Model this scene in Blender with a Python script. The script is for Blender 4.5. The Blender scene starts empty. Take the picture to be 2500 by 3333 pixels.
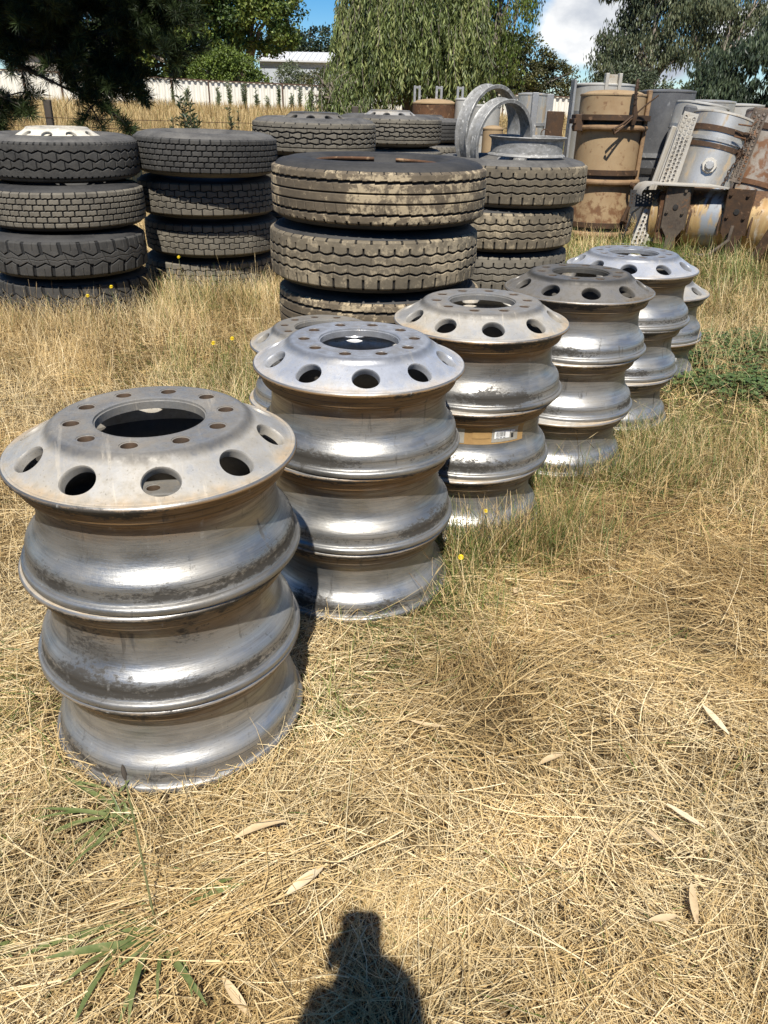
import bpy, bmesh, math, random
import numpy as np
from mathutils import Vector, Matrix

random.seed(7)
rng = np.random.default_rng(7)
PI = math.pi
R_ = math.radians
SC = bpy.context.scene
COL = SC.collection

# ------------------------------------------------------------------ camera
CAM_H = 1.3442
cam_d = bpy.data.cameras.new("camera")
cam_d.sensor_fit = 'HORIZONTAL'
cam_d.sensor_width = 36.0
cam_d.lens = 36.0 * 2507.0 / 2500.0
cam_d.clip_start = 0.005
cam_d.clip_end = 3000
cam = bpy.data.objects.new("camera", cam_d)
COL.objects.link(cam)
cam.location = (0, 0, CAM_H)
PITCH, ROLL = R_(27.837), R_(1.2175)
cam.rotation_euler = (Matrix.Rotation(PI / 2 - PITCH, 3, 'X') @ Matrix.Rotation(ROLL, 3, 'Z')).to_euler()
SC.camera = cam

# ------------------------------------------------------------------ sun, sky, exposure
SUN_EL = R_(56.0)
sun_dir = Vector((0.0, -math.cos(SUN_EL), math.sin(SUN_EL)))
sl = bpy.data.lights.new("sun", 'SUN')
sl.energy = 5.0
sl.angle = R_(0.53)
sl.color = (1.0, 0.955, 0.88)
so = bpy.data.objects.new("sun", sl)
COL.objects.link(so)
so.rotation_euler = sun_dir.to_track_quat('Z', 'Y').to_euler()
so.location = (0, -20, 40)

w = bpy.data.worlds.new("World")
SC.world = w
w.use_nodes = True
nt = w.node_tree
nt.nodes.clear()


def N(tree, kind, **kw):
    n = tree.nodes.new(kind)
    for k, v in kw.items():
        if k in ('op', 'operation'):
            n.operation = v
        elif isinstance(k, str) and hasattr(n, k) and k not in ('inputs',):
            setattr(n, k, v)
    return n


sky = nt.nodes.new('ShaderNodeTexSky')
sky.sky_type = 'NISHITA'
sky.sun_disc = False
sky.sun_elevation = SUN_EL
sky.sun_rotation = PI
sky.altitude = 200
sky.air_density = 0.8
sky.dust_density = 0.0
sky.ozone_density = 4.5
bg = nt.nodes.new('ShaderNodeBackground')
bg.inputs[1].default_value = 0.066
hsv = nt.nodes.new('ShaderNodeHueSaturation')
hsv.inputs['Saturation'].default_value = 1.42
hsv.inputs['Value'].default_value = 1.15
nt.links.new(sky.outputs[0], hsv.inputs['Color'])
nt.links.new(hsv.outputs[0], bg.inputs[0])
# cumulus clouds in the sky, by direction
tc = nt.nodes.new('ShaderNodeTexCoord')
nz = nt.nodes.new('ShaderNodeTexNoise')
nz.inputs['Scale'].default_value = 9.0
nz.inputs['Detail'].default_value = 9
nz.inputs['Roughness'].default_value = 0.55
mpn = nt.nodes.new('ShaderNodeMapping')
mpn.inputs['Scale'].default_value = (1, 1, 1.7)
nt.links.new(tc.outputs['Generated'], mpn.inputs[0])
nt.links.new(mpn.outputs[0], nz.inputs['Vector'])


def blobmask(center, size):
    """soft elliptical lobe round a direction"""
    sub = nt.nodes.new('ShaderNodeVectorMath'); sub.operation = 'SUBTRACT'
    nt.links.new(tc.outputs['Generated'], sub.inputs[0])
    sub.inputs[1].default_value = center
    mul = nt.nodes.new('ShaderNodeVectorMath'); mul.operation = 'MULTIPLY'
    nt.links.new(sub.outputs[0], mul.inputs[0])
    mul.inputs[1].default_value = (1 / size[0], 1 / size[1], 1 / size[2])
    ln = nt.nodes.new('ShaderNodeVectorMath'); ln.operation = 'LENGTH'
    nt.links.new(mul.outputs[0], ln.inputs[0])
    mr = nt.nodes.new('ShaderNodeMapRange')
    mr.inputs['From Min'].default_value = 1.0
    mr.inputs['From Max'].default_value = 0.35
    nt.links.new(ln.outputs['Value'], mr.inputs['Value'])
    return mr.outputs[0]


def m2(tree, op, a, b):
    n = tree.nodes.new('ShaderNodeMath'); n.operation = op
    for i, v in enumerate((a, b)):
        if v is None: continue
        if isinstance(v, (int, float)): n.inputs[i].default_value = v
        else: tree.links.new(v, n.inputs[i])
    return n.outputs[0]


def cdir(x, y, z):
    return tuple(Vector((x, y, z)).normalized())


lobes = None
for c, s in ((cdir(.2235, 1, .088), (.085, .2, .062)), (cdir(.285, 1, .045), (.08, .2, .03)), (cdir(.43, 1, .085), (.10, .2, .03)),
             (cdir(-.035, 1, .077), (.03, .2, .010)), (cdir(-.4, 1, .2), (.35, .3, .10)),
             (cdir(.7, .6, .25), (.4, .4, .14)), (cdir(.1, 1, .45), (.4, .3, .14)), (cdir(-.9, .1, .25), (.4, .5, .16)),
             (cdir(.9, -.3, .35), (.4, .5, .18))):
    b = blobmask(c, s)
    lobes = b if lobes is None else m2(nt, 'MAXIMUM', lobes, b)
dens = m2(nt, 'ADD', m2(nt, 'MULTIPLY', lobes, 0.62), m2(nt, 'MULTIPLY', nz.outputs['Fac'], 0.75))
mask = nt.nodes.new('ShaderNodeMapRange')
mask.inputs['From Min'].default_value = 0.60
mask.inputs['From Max'].default_value = 0.78
nt.links.new(dens, mask.inputs['Value'])
crp = nt.nodes.new('ShaderNodeValToRGB')
crp.color_ramp.elements[0].position = 0.36
crp.color_ramp.elements[0].color = (0.42, 0.46, 0.53, 1)
crp.color_ramp.elements[1].position = 0.62
crp.color_ramp.elements[1].color = (0.95, 0.95, 0.94, 1)
nt.links.new(nz.outputs['Fac'], crp.inputs[0])
bgc = nt.nodes.new('ShaderNodeBackground')
bgc.inputs[1].default_value = 0.85
nt.links.new(crp.outputs[0], bgc.inputs[0])
mixw = nt.nodes.new('ShaderNodeMixShader')
nt.links.new(mask.outputs[0], mixw.inputs[0])
nt.links.new(bg.outputs[0], mixw.inputs[1])
nt.links.new(bgc.outputs[0], mixw.inputs[2])
wout = nt.nodes.new('ShaderNodeOutputWorld')
nt.links.new(mixw.outputs[0], wout.inputs[0])

SC.view_settings.view_transform = 'Standard'
SC.view_settings.look = 'None'
SC.view_settings.gamma = 1.0
SC.view_settings.use_curve_mapping = False
SC.view_settings.exposure = 0.52
SC.cycles.max_bounces = 8
SC.cycles.transparent_max_bounces = 8

# ------------------------------------------------------------------ helpers


def thing(name, label, cat, loc=(0, 0, 0), group=None, rot=(0, 0, 0)):
    o = bpy.data.objects.new(name, None)
    o.empty_display_size = .1
    COL.objects.link(o)
    o.location = loc
    o.rotation_euler = rot
    tag(o, label, cat, group)
    return o


def tag(o, label=None, cat=None, group=None, kind=None):
    if label: o['label'] = label
    if cat: o['category'] = cat
    if group: o['group'] = group
    if kind: o['kind'] = kind
    return o


def link(name, me, mat, parent=None):
    o = bpy.data.objects.new(name, me)
    COL.objects.link(o)
    if mat is not None:
        me.materials.clear()
        for mm in (mat if isinstance(mat, (list, tuple)) else [mat]):
            me.materials.append(mm)
    if parent is not None:
        o.parent = parent
    return o


def fast_mesh(name, V, F, cols=None, smooth=False, fattr=None):
    """V (n,3), F (m,k) uniform polygons"""
    V = np.ascontiguousarray(V, dtype=np.float32)
    F = np.ascontiguousarray(F, dtype=np.int32)
    me = bpy.data.meshes.new(name)
    me.vertices.add(len(V))
    me.vertices.foreach_set('co', V.ravel())
    k = F.shape[1]
    me.loops.add(F.size)
    me.loops.foreach_set('vertex_index', F.ravel())
    me.polygons.add(len(F))
    me.polygons.foreach_set('loop_start', np.arange(0, F.size, k, dtype=np.int32))
    me.polygons.foreach_set('loop_total', np.full(len(F), k, dtype=np.int32))
    me.polygons.foreach_set('use_smooth', np.full(len(F), smooth, dtype=bool))
    if cols is not None:
        a = me.attributes.new('Col', 'FLOAT_COLOR', 'POINT')
        c4 = np.ones((len(V), 4), dtype=np.float32)
        c4[:, :3] = cols
        a.data.foreach_set('color', c4.ravel())
    if fattr is not None:
        for nm, arr in fattr.items():
            a = me.attributes.new(nm, 'FLOAT', 'POINT')
            a.data.foreach_set('value', np.ascontiguousarray(arr, dtype=np.float32).ravel())
    me.update(calc_edges=True)
    return me


class MB:
    """collects shapes and builds them as one mesh"""

    def __init__(self):
        self.v = []
        self.f = []

    def add(self, vs, fs):
        o = len(self.v)
        self.v += [tuple(p) for p in vs]
        self.f += [tuple(i + o for i in q) for q in fs]
        return self

    def box(self, c, s, rot=None, bevel=0.0):
        hx, hy, hz = s[0] / 2, s[1] / 2, s[2] / 2
        b = min(bevel, hx * .45, hy * .45, hz * .45)
        c = Vector(c)
        if b <= 0:
            vs = [Vector((x, y, z)) for x in (-hx, hx) for y in (-hy, hy) for z in (-hz, hz)]
            fs = [(0, 1, 3, 2), (4, 6, 7, 5), (0, 4, 5, 1), (2, 3, 7, 6), (0, 2, 6, 4), (1, 5, 7, 3)]
        else:
            bm = bmesh.new()
            bmesh.ops.create_cube(bm, size=1)
            for v in bm.verts:
                v.co = Vector((v.co.x * s[0], v.co.y * s[1], v.co.z * s[2]))
            bmesh.ops.bevel(bm, geom=list(bm.edges), offset=b, segments=1, affect='EDGES')
            bm.verts.index_update()
            vs = [v.co.copy() for v in bm.verts]
            fs = [tuple(v.index for v in f.verts) for f in bm.faces]
            bm.free()
        M = rot if rot is not None else Matrix.Identity(3)
        return self.add([M @ v + c for v in vs], fs)

    def bar(self, p0, p1, w, t, up=(0, 0, 1), bevel=0.0):
        """box of width w, thickness t from p0 to p1"""
        p0, p1 = Vector(p0), Vector(p1)
        d = (p1 - p0)
        L = d.length
        z = d.normalized()
        y = Vector(up)
        x = y.cross(z)
        if x.length < 1e-4: x = Vector((1, 0, 0)).cross(z)
        x.normalize()
        y = z.cross(x)
        M = Matrix((x, y, z)).transposed()
        return self.box((p0 + p1) / 2, (w, t, L), M, bevel)

    def tube(self, pts, r, n=10, cap=True):
        pts = [Vector(p) for p in pts]
        rs = r if isinstance(r, (list, tuple)) else [r] * len(pts)
        rings = []
        prev = None
        for i, p in enumerate(pts):
            d = (pts[min(i + 1, len(pts) - 1)] - pts[max(i - 1, 0)]).normalized()
            if prev is None:
                a = Vector((0, 0, 1)) if abs(d.z) < .9 else Vector((1, 0, 0))
                x = a.cross(d).normalized()
            else:
                x = (prev - d * prev.dot(d)).normalized()
            prev = x
            y = d.cross(x)
            rings.append([p + (x * math.cos(2 * PI * k / n) + y * math.sin(2 * PI * k / n)) * rs[i] for k in range(n)])
        vs = [v for rg in rings for v in rg]
        fs = []
        for i in range(len(pts) - 1):
            for k in range(n):
                a, b = i * n + k, i * n + (k + 1) % n
                fs.append((a, b, b + n, a + n))
        if cap:
            fs.append(tuple(range(n))[::-1])
            fs.append(tuple((len(pts) - 1) * n + k for k in range(n)))
        return self.add(vs, fs)

    def lathe(self, prof, n=64, M=None, closed=False, a0=0.0, a1=2 * PI, jit=None):
        """prof = [(r,z)...] round z; outward normals when the profile runs upward"""
        full = abs(a1 - a0 - 2 * PI) < 1e-6
        m = n if full else n + 1
        vs = []
        for k in range(m):
            a = a0 + (a1 - a0) * k / n
            for (r, z) in prof:
                rr = r if jit is None else r + jit(a, z)
                p = Vector((rr * math.cos(a), rr * math.sin(a), z))
                vs.append(M @ p if M is not None else p)
        q = len(prof)
        fs = []
        for k in range(n):
            k2 = (k + 1) % m
            for i in range(q - 1 if not closed else q):
                i2 = (i + 1) % q
                fs.append((k * q + i, k2 * q + i, k2 * q + i2, k * q + i2))
        return self.add(vs, fs)

    def mesh(self, name, smooth=True, angle=35, merge=None):
        me = bpy.data.meshes.new(name)
        me.from_pydata([tuple(p) for p in self.v], [], self.f)
        if merge:
            bm = bmesh.new()
            bm.from_mesh(me)
            bmesh.ops.remove_doubles(bm, verts=bm.verts, dist=merge)
            bm.to_mesh(me)
            bm.free()
        if smooth:
            me.polygons.foreach_set('use_smooth', np.ones(len(me.polygons), dtype=bool))
            me.set_sharp_from_angle(angle=R_(angle))
        me.update()
        return me

    def build(self, name, mat, parent=None, smooth=True, angle=35, merge=None):
        return link(name, self.mesh(name, smooth, angle, merge), mat, parent)


def copy_tree(o, parent=None):
    c = o.copy()
    COL.objects.link(c)
    if parent is not None: c.parent = parent
    for ch in list(o.children):
        copy_tree(ch, c)
    return c


# lattice value noise for numpy
_lat = np.random.default_rng(3).random((256, 256))


def vnoise(x, y, s=1.0, seed=0):
    x = np.asarray(x) * s + 17.3 * seed + 100
    y = np.asarray(y) * s + 9.7 * seed + 100
    xi, yi = np.floor(x).astype(int), np.floor(y).astype(int)
    fx, fy = x - xi, y - yi
    fx, fy = fx * fx * (3 - 2 * fx), fy * fy * (3 - 2 * fy)
    g = lambda a, b: _lat[a % 256, b % 256]
    return (g(xi, yi) * (1 - fx) + g(xi + 1, yi) * fx) * (1 - fy) + (g(xi, yi + 1) * (1 - fx) + g(xi + 1, yi + 1) * fx) * fy


def fbm(x, y, s=1.0, seed=0):
    return (vnoise(x, y, s, seed) * .55 + vnoise(x, y, s * 2.1, seed + 1) * .3 + vnoise(x, y, s * 4.3, seed + 2) * .15)


def sstep(a, b, x):
    t = np.clip((np.asarray(x, dtype=float) - a) / (b - a), 0, 1)
    return t * t * (3 - 2 * t)


def gz(X, Y):
    X = np.asarray(X, dtype=float)
    Y = np.asarray(Y, dtype=float)
    rise = sstep(11, 60, Y) * (0.62 - 0.014 * (np.clip(X, -30, 40) + 12))
    bump = (fbm(X, Y, 1.3, 5) - .5) * .035 * sstep(0, 1, Y)
    far = np.clip(Y - 60, 0, 200) * .004
    return rise + bump + far - 0.012


def gzf(x, y): return float(gz(x, y))


# camera projection (only used to leave out plants that lie far outside the view)
CP, SP, CR, SR = math.cos(PITCH), math.sin(PITCH), math.cos(ROLL), math.sin(ROLL)


def in_view(X, Y, Z, m=420):
    z = Z - CAM_H
    fw = Y * CP - z * SP
    up = Y * SP + z * CP
    a, b = X / np.maximum(fw, .05), up / np.maximum(fw, .05)
    u = 1250 + 2507 * (a * CR + b * SR)
    v = 1666 - 2507 * (-a * SR + b * CR)
    return (fw > .1) & (u > -m) & (u < 2500 + m) & (v < 3333 + m)


# ------------------------------------------------------------------ materials
class MT:
    """small node-tree builder"""

    def __init__(self, name):
        self.m = bpy.data.materials.new(name)
        self.m.use_nodes = True
        self.t = self.m.node_tree
        self.t.nodes.clear()
        self.out = self.t.nodes.new('ShaderNodeOutputMaterial')
        self.p = self.t.nodes.new('ShaderNodeBsdfPrincipled')
        self.t.links.new(self.p.outputs[0], self.out.inputs[0])
        tcn = self.t.nodes.new('ShaderNodeTexCoord')
        oi = self.t.nodes.new('ShaderNodeObjectInfo')
        self.obj = tcn.outputs['Object']
        self.rand = oi.outputs['Random']
        add = self.t.nodes.new('ShaderNodeVectorMath'); add.operation = 'MULTIPLY_ADD'
        comb = self.t.nodes.new('ShaderNodeCombineXYZ')
        for i in range(3): self.t.links.new(self.rand, comb.inputs[i])
        self.t.links.new(comb.outputs[0], add.inputs[0])
        add.inputs[1].default_value = (37.0, 23.0, 0.0)
        self.t.links.new(self.obj, add.inputs[2])
        self.vec = add.outputs[0]

    def L(self, a, b): self.t.links.new(a, b)

    def noise(self, scale=5, detail=6, rough=.55, stretch=None, vec=None, dist=0.0):
        n = self.t.nodes.new('ShaderNodeTexNoise')
        n.inputs['Scale'].default_value = scale
        n.inputs['Detail'].default_value = detail
        n.inputs['Roughness'].default_value = rough
        n.inputs['Distortion'].default_value = dist
        v = vec or self.vec
        if stretch:
            mp = self.t.nodes.new('ShaderNodeMapping')
            mp.inputs['Scale'].default_value = stretch
            self.L(v, mp.inputs[0])
            v = mp.outputs[0]
        self.L(v, n.inputs['Vector'])
        return n.outputs['Fac']

    def ramp(self, fac, stops, interp='LINEAR'):
        r = self.t.nodes.new('ShaderNodeValToRGB')
        r.color_ramp.interpolation = interp
        e = r.color_ramp.elements
        while len(e) < len(stops): e.new(.5)
        for i, (p, c) in enumerate(stops):
            e[i].position = p
            if isinstance(c, (int, float)): c = (c, c, c)
            e[i].color = (*c, 1)
        self.L(fac, r.inputs[0])
        return r.outputs[0]

    def rng(self, v, a, b, c=0.0, d=1.0):
        r = self.t.nodes.new('ShaderNodeMapRange')
        for i, x in zip(('From Min', 'From Max', 'To Min', 'To Max'), (a, b, c, d)): r.inputs[i].default_value = x
        self.L(v, r.inputs['Value'])
        return r.outputs[0]

    def math(self, op, a, b=None): return m2(self.t, op, a, b)

    def mix(self, f, a, b, mode='MIX'):
        n = self.t.nodes.new('ShaderNodeMix')
        n.data_type = 'RGBA'
        n.blend_type = mode
        for s, v in ((n.inputs['Factor'], f), (n.inputs['A'], a), (n.inputs['B'], b)):
            pass
        ins = [i for i in n.inputs if i.enabled]
        fs = ins[0]
        A = [i for i in n.inputs if i.identifier == 'A_Color'][0]
        B = [i for i in n.inputs if i.identifier == 'B_Color'][0]
        F = [i for i in n.inputs if i.identifier == 'Factor_Float'][0]
        for s, v in ((F, f), (A, a), (B, b)):
            if isinstance(v, (int, float)): s.default_value = v
            elif isinstance(v, tuple): s.default_value = (*v, 1)
            else: self.L(v, s)
        return [o for o in n.outputs if o.identifier == 'Result_Color'][0]

    def sep(self, vec=None):
        s = self.t.nodes.new('ShaderNodeSeparateXYZ')
        self.L(vec or self.obj, s.inputs[0])
        return s.outputs

    def attr(self, name, color=False):
        a = self.t.nodes.new('ShaderNodeAttribute')
        a.attribute_name = name
        return a.outputs['Color'] if color else a.outputs['Fac']

    def set(self, **kw):
        for k, v in kw.items():
            s = self.p.inputs[k.replace('_', ' ')]
            if isinstance(v, (int, float)): s.default_value = v
            elif isinstance(v, tuple): s.default_value = (*v, 1) if len(v) == 3 else v
            else: self.L(v, s)
        return self

    def bump(self, h, strength=.3, dist=.01):
        b = self.t.nodes.new('ShaderNodeBump')
        b.inputs['Strength'].default_value = strength
        b.inputs['Distance'].default_value = dist
        self.L(h, b.inputs['Height'])
        self.L(b.outputs[0], self.p.inputs['Normal'])
        return self


def mat_disc(name, metal, dust, dirt, dustamt, roughness=(.32, .6), grime=.5):
    """cast wheel disc: bare aluminium under road dust, darker rubbed hub"""
    m = MT(name)
    n1 = m.noise(7, 8, .6)
    n2 = m.noise(38, 6, .65)
    n3 = m.noise(160, 3, .6)
    xyz = m.sep()
    r2 = m.math('SQRT', m.math('ADD', m.math('MULTIPLY', xyz[0], xyz[0]), m.math('MULTIPLY', xyz[1], xyz[1])))
    hub = m.rng(m.math('ADD', r2, m.math('ADD', m.rng(n1, .3, .7, -.010, .010), m.rng(n2, .3, .7, -.008, .008))), .206, .197)
    edge = m.rng(m.math('ADD', r2, m.rng(n1, .3, .7, -.01, .01)), .268, .286)
    dmask = m.math('ADD', m.rng(n1, .34, .66, dustamt - .32, dustamt + .3), m.math('ADD', m.rng(n2, .3, .7, -.2, .2), m.rng(n3, .3, .7, -.12, .12)))
    dmask = m.math('SUBTRACT', dmask, m.math('MULTIPLY', hub, .22))
    dmask = m.math('MINIMUM', m.math('MAXIMUM', m.math('ADD', dmask, m.math('MULTIPLY', edge, .3)), 0.0), 1.0)
    dcol = m.mix(m.math('MULTIPLY', edge, m.rng(n1, .4, .6)), dust, (dust[0] * 1.0, dust[1] * .84, dust[2] * .66))
    dcol = m.mix(m.rng(n2, .35, .7), dcol, tuple(c * .68 for c in dust))
    mcol = m.mix(m.rng(n2, .3, .75), metal, tuple(c * .72 for c in metal))
    mcol = m.mix(m.math('MULTIPLY', hub, m.math('MULTIPLY', m.rng(n2, .3, .7, .5, 1.0), m.rng(n1, .35, .65, .2, grime + .3))), mcol, dirt)
    ring = m.math('MULTIPLY', m.rng(r2, .188, .199), m.rng(r2, .216, .203))
    mcol = m.mix(m.math('MULTIPLY', ring, grime), mcol, dirt)
    col = m.mix(dmask, mcol, dcol)
    col = m.mix(m.math('MULTIPLY', hub, m.rng(m.math('ADD', n2, m.math('MULTIPLY', n1, .6)), .6, 1.0, grime * .45, grime * 1.1)), col, dirt)
    col = m.mix(m.math('MULTIPLY', ring, m.rng(m.math('ADD', n1, n2), .8, 1.15, .3, grime + .25)), col, tuple(c * .55 for c in dirt))
    scr = m.noise(4, 6, .7, (1, 9, 1))
    col = m.mix(m.math('MULTIPLY', m.rng(scr, .60, .66), .35), col, tuple(min(1, c * 1.35) for c in dust))
    col = m.mix(m.math('MULTIPLY', m.rng(n3, .62, .72), .5), col, tuple(c * .5 for c in dirt))
    stud = m.math('MULTIPLY', m.rng(r2, .118, .128), m.rng(r2, .186, .178))
    col = m.mix(m.math('MULTIPLY', m.math('MULTIPLY', stud, m.rng(n2, .4, .6)), .35), col, (.30, .25, .19))
    m.set(Base_Color=col, Metallic=m.rng(dmask, 0, .9, .6, .08), Roughness=m.rng(m.math('ADD', dmask, m.math('MULTIPLY', n2, .4)), .1, 1.1, roughness[0], roughness[1] + .1))
    m.bump(m.math('ADD', m.math('MULTIPLY', n3, .5), n2), .18, .003)
    return m.m


def mat_rim(name, metal=(.45, .45, .44), ochre=(.36, .24, .115), amt=1.0):
    """rim barrel: spun aluminium, ochre oxide on the upper bead seat, black rubber flecks"""
    m = MT(name)
    xyz = m.sep()
    z = xyz[2]
    streak = m.noise(5, 8, .68, (1, 1, 22))
    fines = m.noise(7, 6, .7, (1, 1, 70))
    n1 = m.noise(6, 8, .62, (1, 1, 2))
    n2 = m.noise(60, 8, .75, (1, 1, 2.2))
    n4 = m.noise(170, 4, .6)
    n5 = m.noise(2.6, 3, .6)
    drip = m.noise(30, 6, .62, (1, 1, .10))
    zj = m.math('ADD', z, m.rng(n1, .3, .7, -.014, .014))
    och = m.math('MULTIPLY', m.rng(zj, .138, .190), m.rng(z, .2335, .2285))
    och = m.math('MULTIPLY', och, m.rng(m.math('ADD', streak, m.math('MULTIPLY', n1, .6)), .52, .92, .30 * amt, 1.0 * amt))
    base = m.mix(m.rng(streak, .36, .66), metal, tuple(c * .50 for c in metal))
    base = m.mix(m.rng(fines, .45, .7, 0, .55), base, tuple(c * 1.25 for c in metal))
    base = m.mix(m.rng(n1, .42, .72, 0, .8), base, (.26, .232, .19))
    base = m.mix(m.rng(n5, .50, .66, 0, .45), base, (.13, .122, .11))
    col = m.mix(m.math('MINIMUM', och, 1.0), base, m.mix(m.rng(streak, .35, .65), ochre, tuple(c * .45 for c in ochre)))
    band1 = m.math('MULTIPLY', m.rng(z, .020, .030), m.rng(zj, .080, .040))
    band2 = m.math('MULTIPLY', m.rng(zj, .198, .220), m.rng(z, .233, .227))
    bands = m.math('MAXIMUM', m.math('MULTIPLY', band1, .9), band2)
    flk = m.rng(m.math('ADD', m.math('ADD', m.math('MULTIPLY', n2, .75), m.math('MULTIPLY', n5, 1.1)), m.math('MULTIPLY', bands, .26)), 1.13, 1.24)
    dk = m.math('MULTIPLY', m.rng(drip, .63, .70), .45)
    dark = m.math('MINIMUM', m.math('MAXIMUM', flk, dk), .90)
    col = m.mix(dark, col, (.050, .045, .038))
    # thin dark seams round the barrel, broken up by wear
    seam = None
    for z0, wd in ((.0205, .0016), (.0445, .0018), (.0560, .0012), (.1880, .0022), (.2040, .0014), (.2200, .0018)):
        q = m.rng(m.math('ABSOLUTE', m.math('SUBTRACT', z, z0)), wd, wd * .35)
        seam = q if seam is None else m.math('MAXIMUM', seam, q)
    seam = m.math('MULTIPLY', seam, m.rng(m.math('ADD', n1, m.math('MULTIPLY', n2, .5)), .58, .84, .1, .85))
    dark = m.math('MAXIMUM', dark, seam)
    speck = m.math('MULTIPLY', m.rng(n4, .64, .70), m.rng(n1, .40, .58, .15, .8))
    dark = m.math('MAXIMUM', dark, speck)
    col = m.mix(dark, col, (.050, .045, .038))
    pale = m.math('MULTIPLY', m.rng(drip, .37, .31), m.rng(n2, .45, .62, 0, .6))
    col = m.mix(pale, col, (.52, .51, .48))
    dusty = m.rng(n1, .42, .7, .0, .50)
    diel = m.math('MINIMUM', m.math('MAXIMUM', m.math('ADD', m.math('MULTIPLY', och, .95), dark), dusty), 1.0)
    m.set(Base_Color=col, Metallic=m.rng(diel, 0, 1, .85, .10),
          Roughness=m.math('ADD', m.rng(m.math('ADD', streak, m.math('MULTIPLY', n4, .3)), .4, .9, .28, .50), m.math('MULTIPLY', diel, .25)))
    m.bump(m.math('ADD', m.math('ADD', m.noise(24, 5, .65, (1, 1, 9)), m.math('MULTIPLY', n2, .6)), m.math('MULTIPLY', n4, .25)), .20, .003)
    return m.m


def mat_rubber(name, base=(.030, .029, .028), dust=(.2, .17, .13), amt=.5, mud=None, mudamt=0.0):
    m = MT(name)
    g = m.attr('groove')
    n1 = m.noise(4.5, 7, .6)
    n2 = m.noise(30, 6, .65)
    n3 = m.noise(95, 4, .6)
    top = m.rng(g, .15, .55, 1, 0)
    d = m.math('MULTIPLY', top, m.rng(m.math('ADD', n1, m.math('MULTIPLY', n2, .6)), .55, 1.05, amt - .35, amt + .35))
    d = m.math('MINIMUM', m.math('MAXIMUM', d, 0.02), 1.0)
    blk = m.attr('blockid')
    col = m.mix(d, base, dust)
    col = m.mix(m.math('MULTIPLY', top, m.rng(blk, 0, 1, 0, .45)), col, tuple(c * .45 for c in dust))
    if mud:
        mm = m.math('MULTIPLY', m.rng(m.math('ADD', m.math('ADD', m.math('MULTIPLY', n2, .8), m.math('MULTIPLY', n1, .8)), m.math('MULTIPLY', n3, .3)), .97, 1.05), m.math('MULTIPLY', top, mudamt))
        col = m.mix(m.math('MINIMUM', mm, 1.0), col, mud)
    m.set(Base_Color=col, Roughness=m.rng(n2, .3, .7, .62, .9), Specular_IOR_Level=.35)
    m.bump(m.math('ADD', n3, m.math('MULTIPLY', n2, .8)), .35, .004)
    return m.m


def mat_plain(name, c1, c2, scale=6, rough=(.5, .8), metallic=0.0, c3=None, t3=.62, stretch=None, bump=.2, fine=60, streak=None):
    m = MT(name)
    n1 = m.noise(scale, 8, .62, stretch)
    n2 = m.noise(fine, 4, .6)
    f = m.rng(m.math('ADD', n1, m.rng(n2, .3, .7, -.08, .08)), .32, .68)
    col = m.mix(f, c1, c2)
    met = metallic
    if c3:
        n3 = m.noise(scale * 1.7, 8, .65, stretch, dist=.4)
        k = m.rng(n3, t3 - .04, t3 + .05)
        col = m.mix(k, col, c3)
        if metallic > 0: met = m.rng(k, 0, 1, metallic, .1)
    m.set(Base_Color=col, Roughness=m.rng(n1, .3, .7, *rough), Metallic=met)
    m.bump(m.math('ADD', n1, m.math('MULTIPLY', n2, .5)), bump, .004)
    return m.m


def mat_leaf(name, rough=.55, trans=.25, spec=.4, gain=1.0):
    m = MT(name)
    c = m.attr('Col', True)
    n = m.noise(2.0, 3, .5)
    c = m.mix(1.0, c, m.ramp(n, [(.3, .78 * gain), (.7, 1.18 * gain)]), 'MULTIPLY')
    m.set(Base_Color=c, Roughness=rough, Specular_IOR_Level=spec)
    if trans > 0:
        tr = m.t.nodes.new('ShaderNodeBsdfTranslucent')
        m.L(c, tr.inputs[0])
        mx = m.t.nodes.new('ShaderNodeMixShader')
        mx.inputs[0].default_value = trans
        m.L(m.p.outputs[0], mx.inputs[1])
        m.L(tr.outputs[0], mx.inputs[2])
        m.L(mx.outputs[0], m.out.inputs[0])
    return m.m


M = {}
M['disc_dusty'] = mat_disc('dusty_aluminium', (.46, .46, .45), (.44, .388, .305), (.16, .15, .135), .62)
M['disc_bright'] = mat_disc('bright_aluminium', (.66, .67, .69), (.48, .43, .35), (.22, .22, .225), .16, (.34, .5), .25)
M['disc_dirty'] = mat_disc('grimy_aluminium', (.26, .25, .235), (.15, .128, .095), (.07, .065, .055), .58, grime=.6)
M['disc_pale'] = mat_disc('pale_painted_steel', (.60, .57, .50), (.72, .66, .54), (.30, .27, .22), .9, grime=.1)
M['inner_shade_grime'] = mat_plain('bore_shade_and_grime', (.055, .05, .043), (.10, .09, .075), 8, (.7, .9), bump=.3)  # dark rim interior: shade of the bore painted in, along with grime
M['stud_rust'] = mat_plain('rusty_stud_hole', (.10, .062, .036), (.05, .034, .022), 40, (.6, .85), .2)
M['rim'] = mat_rim('spun_aluminium')
M['rim_ochre'] = mat_rim('oxidised_aluminium', (.40, .395, .375), (.36, .215, .09), 1.35)
M['tyre_black'] = mat_rubber('black_rubber', (.015, .015, .015), (.10, .094, .083), .46)
M['tyre_grey'] = mat_rubber('grey_rubber', (.020, .019, .018), (.22, .195, .150), .66)
M['tyre_mud'] = mat_rubber('muddy_rubber', (.020, .018, .016), (.19, .148, .096), .72, (.46, .37, .235), .75)
M['tyre_mud_light'] = mat_rubber('dried_mud_rubber', (.020, .018, .016), (.225, .185, .125), .72, (.38, .31, .205), .6)
M['side'] = mat_plain('weathered_sidewall', (.055, .052, .048), (.13, .122, .108), 5, (.6, .85), bump=.25)
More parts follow.
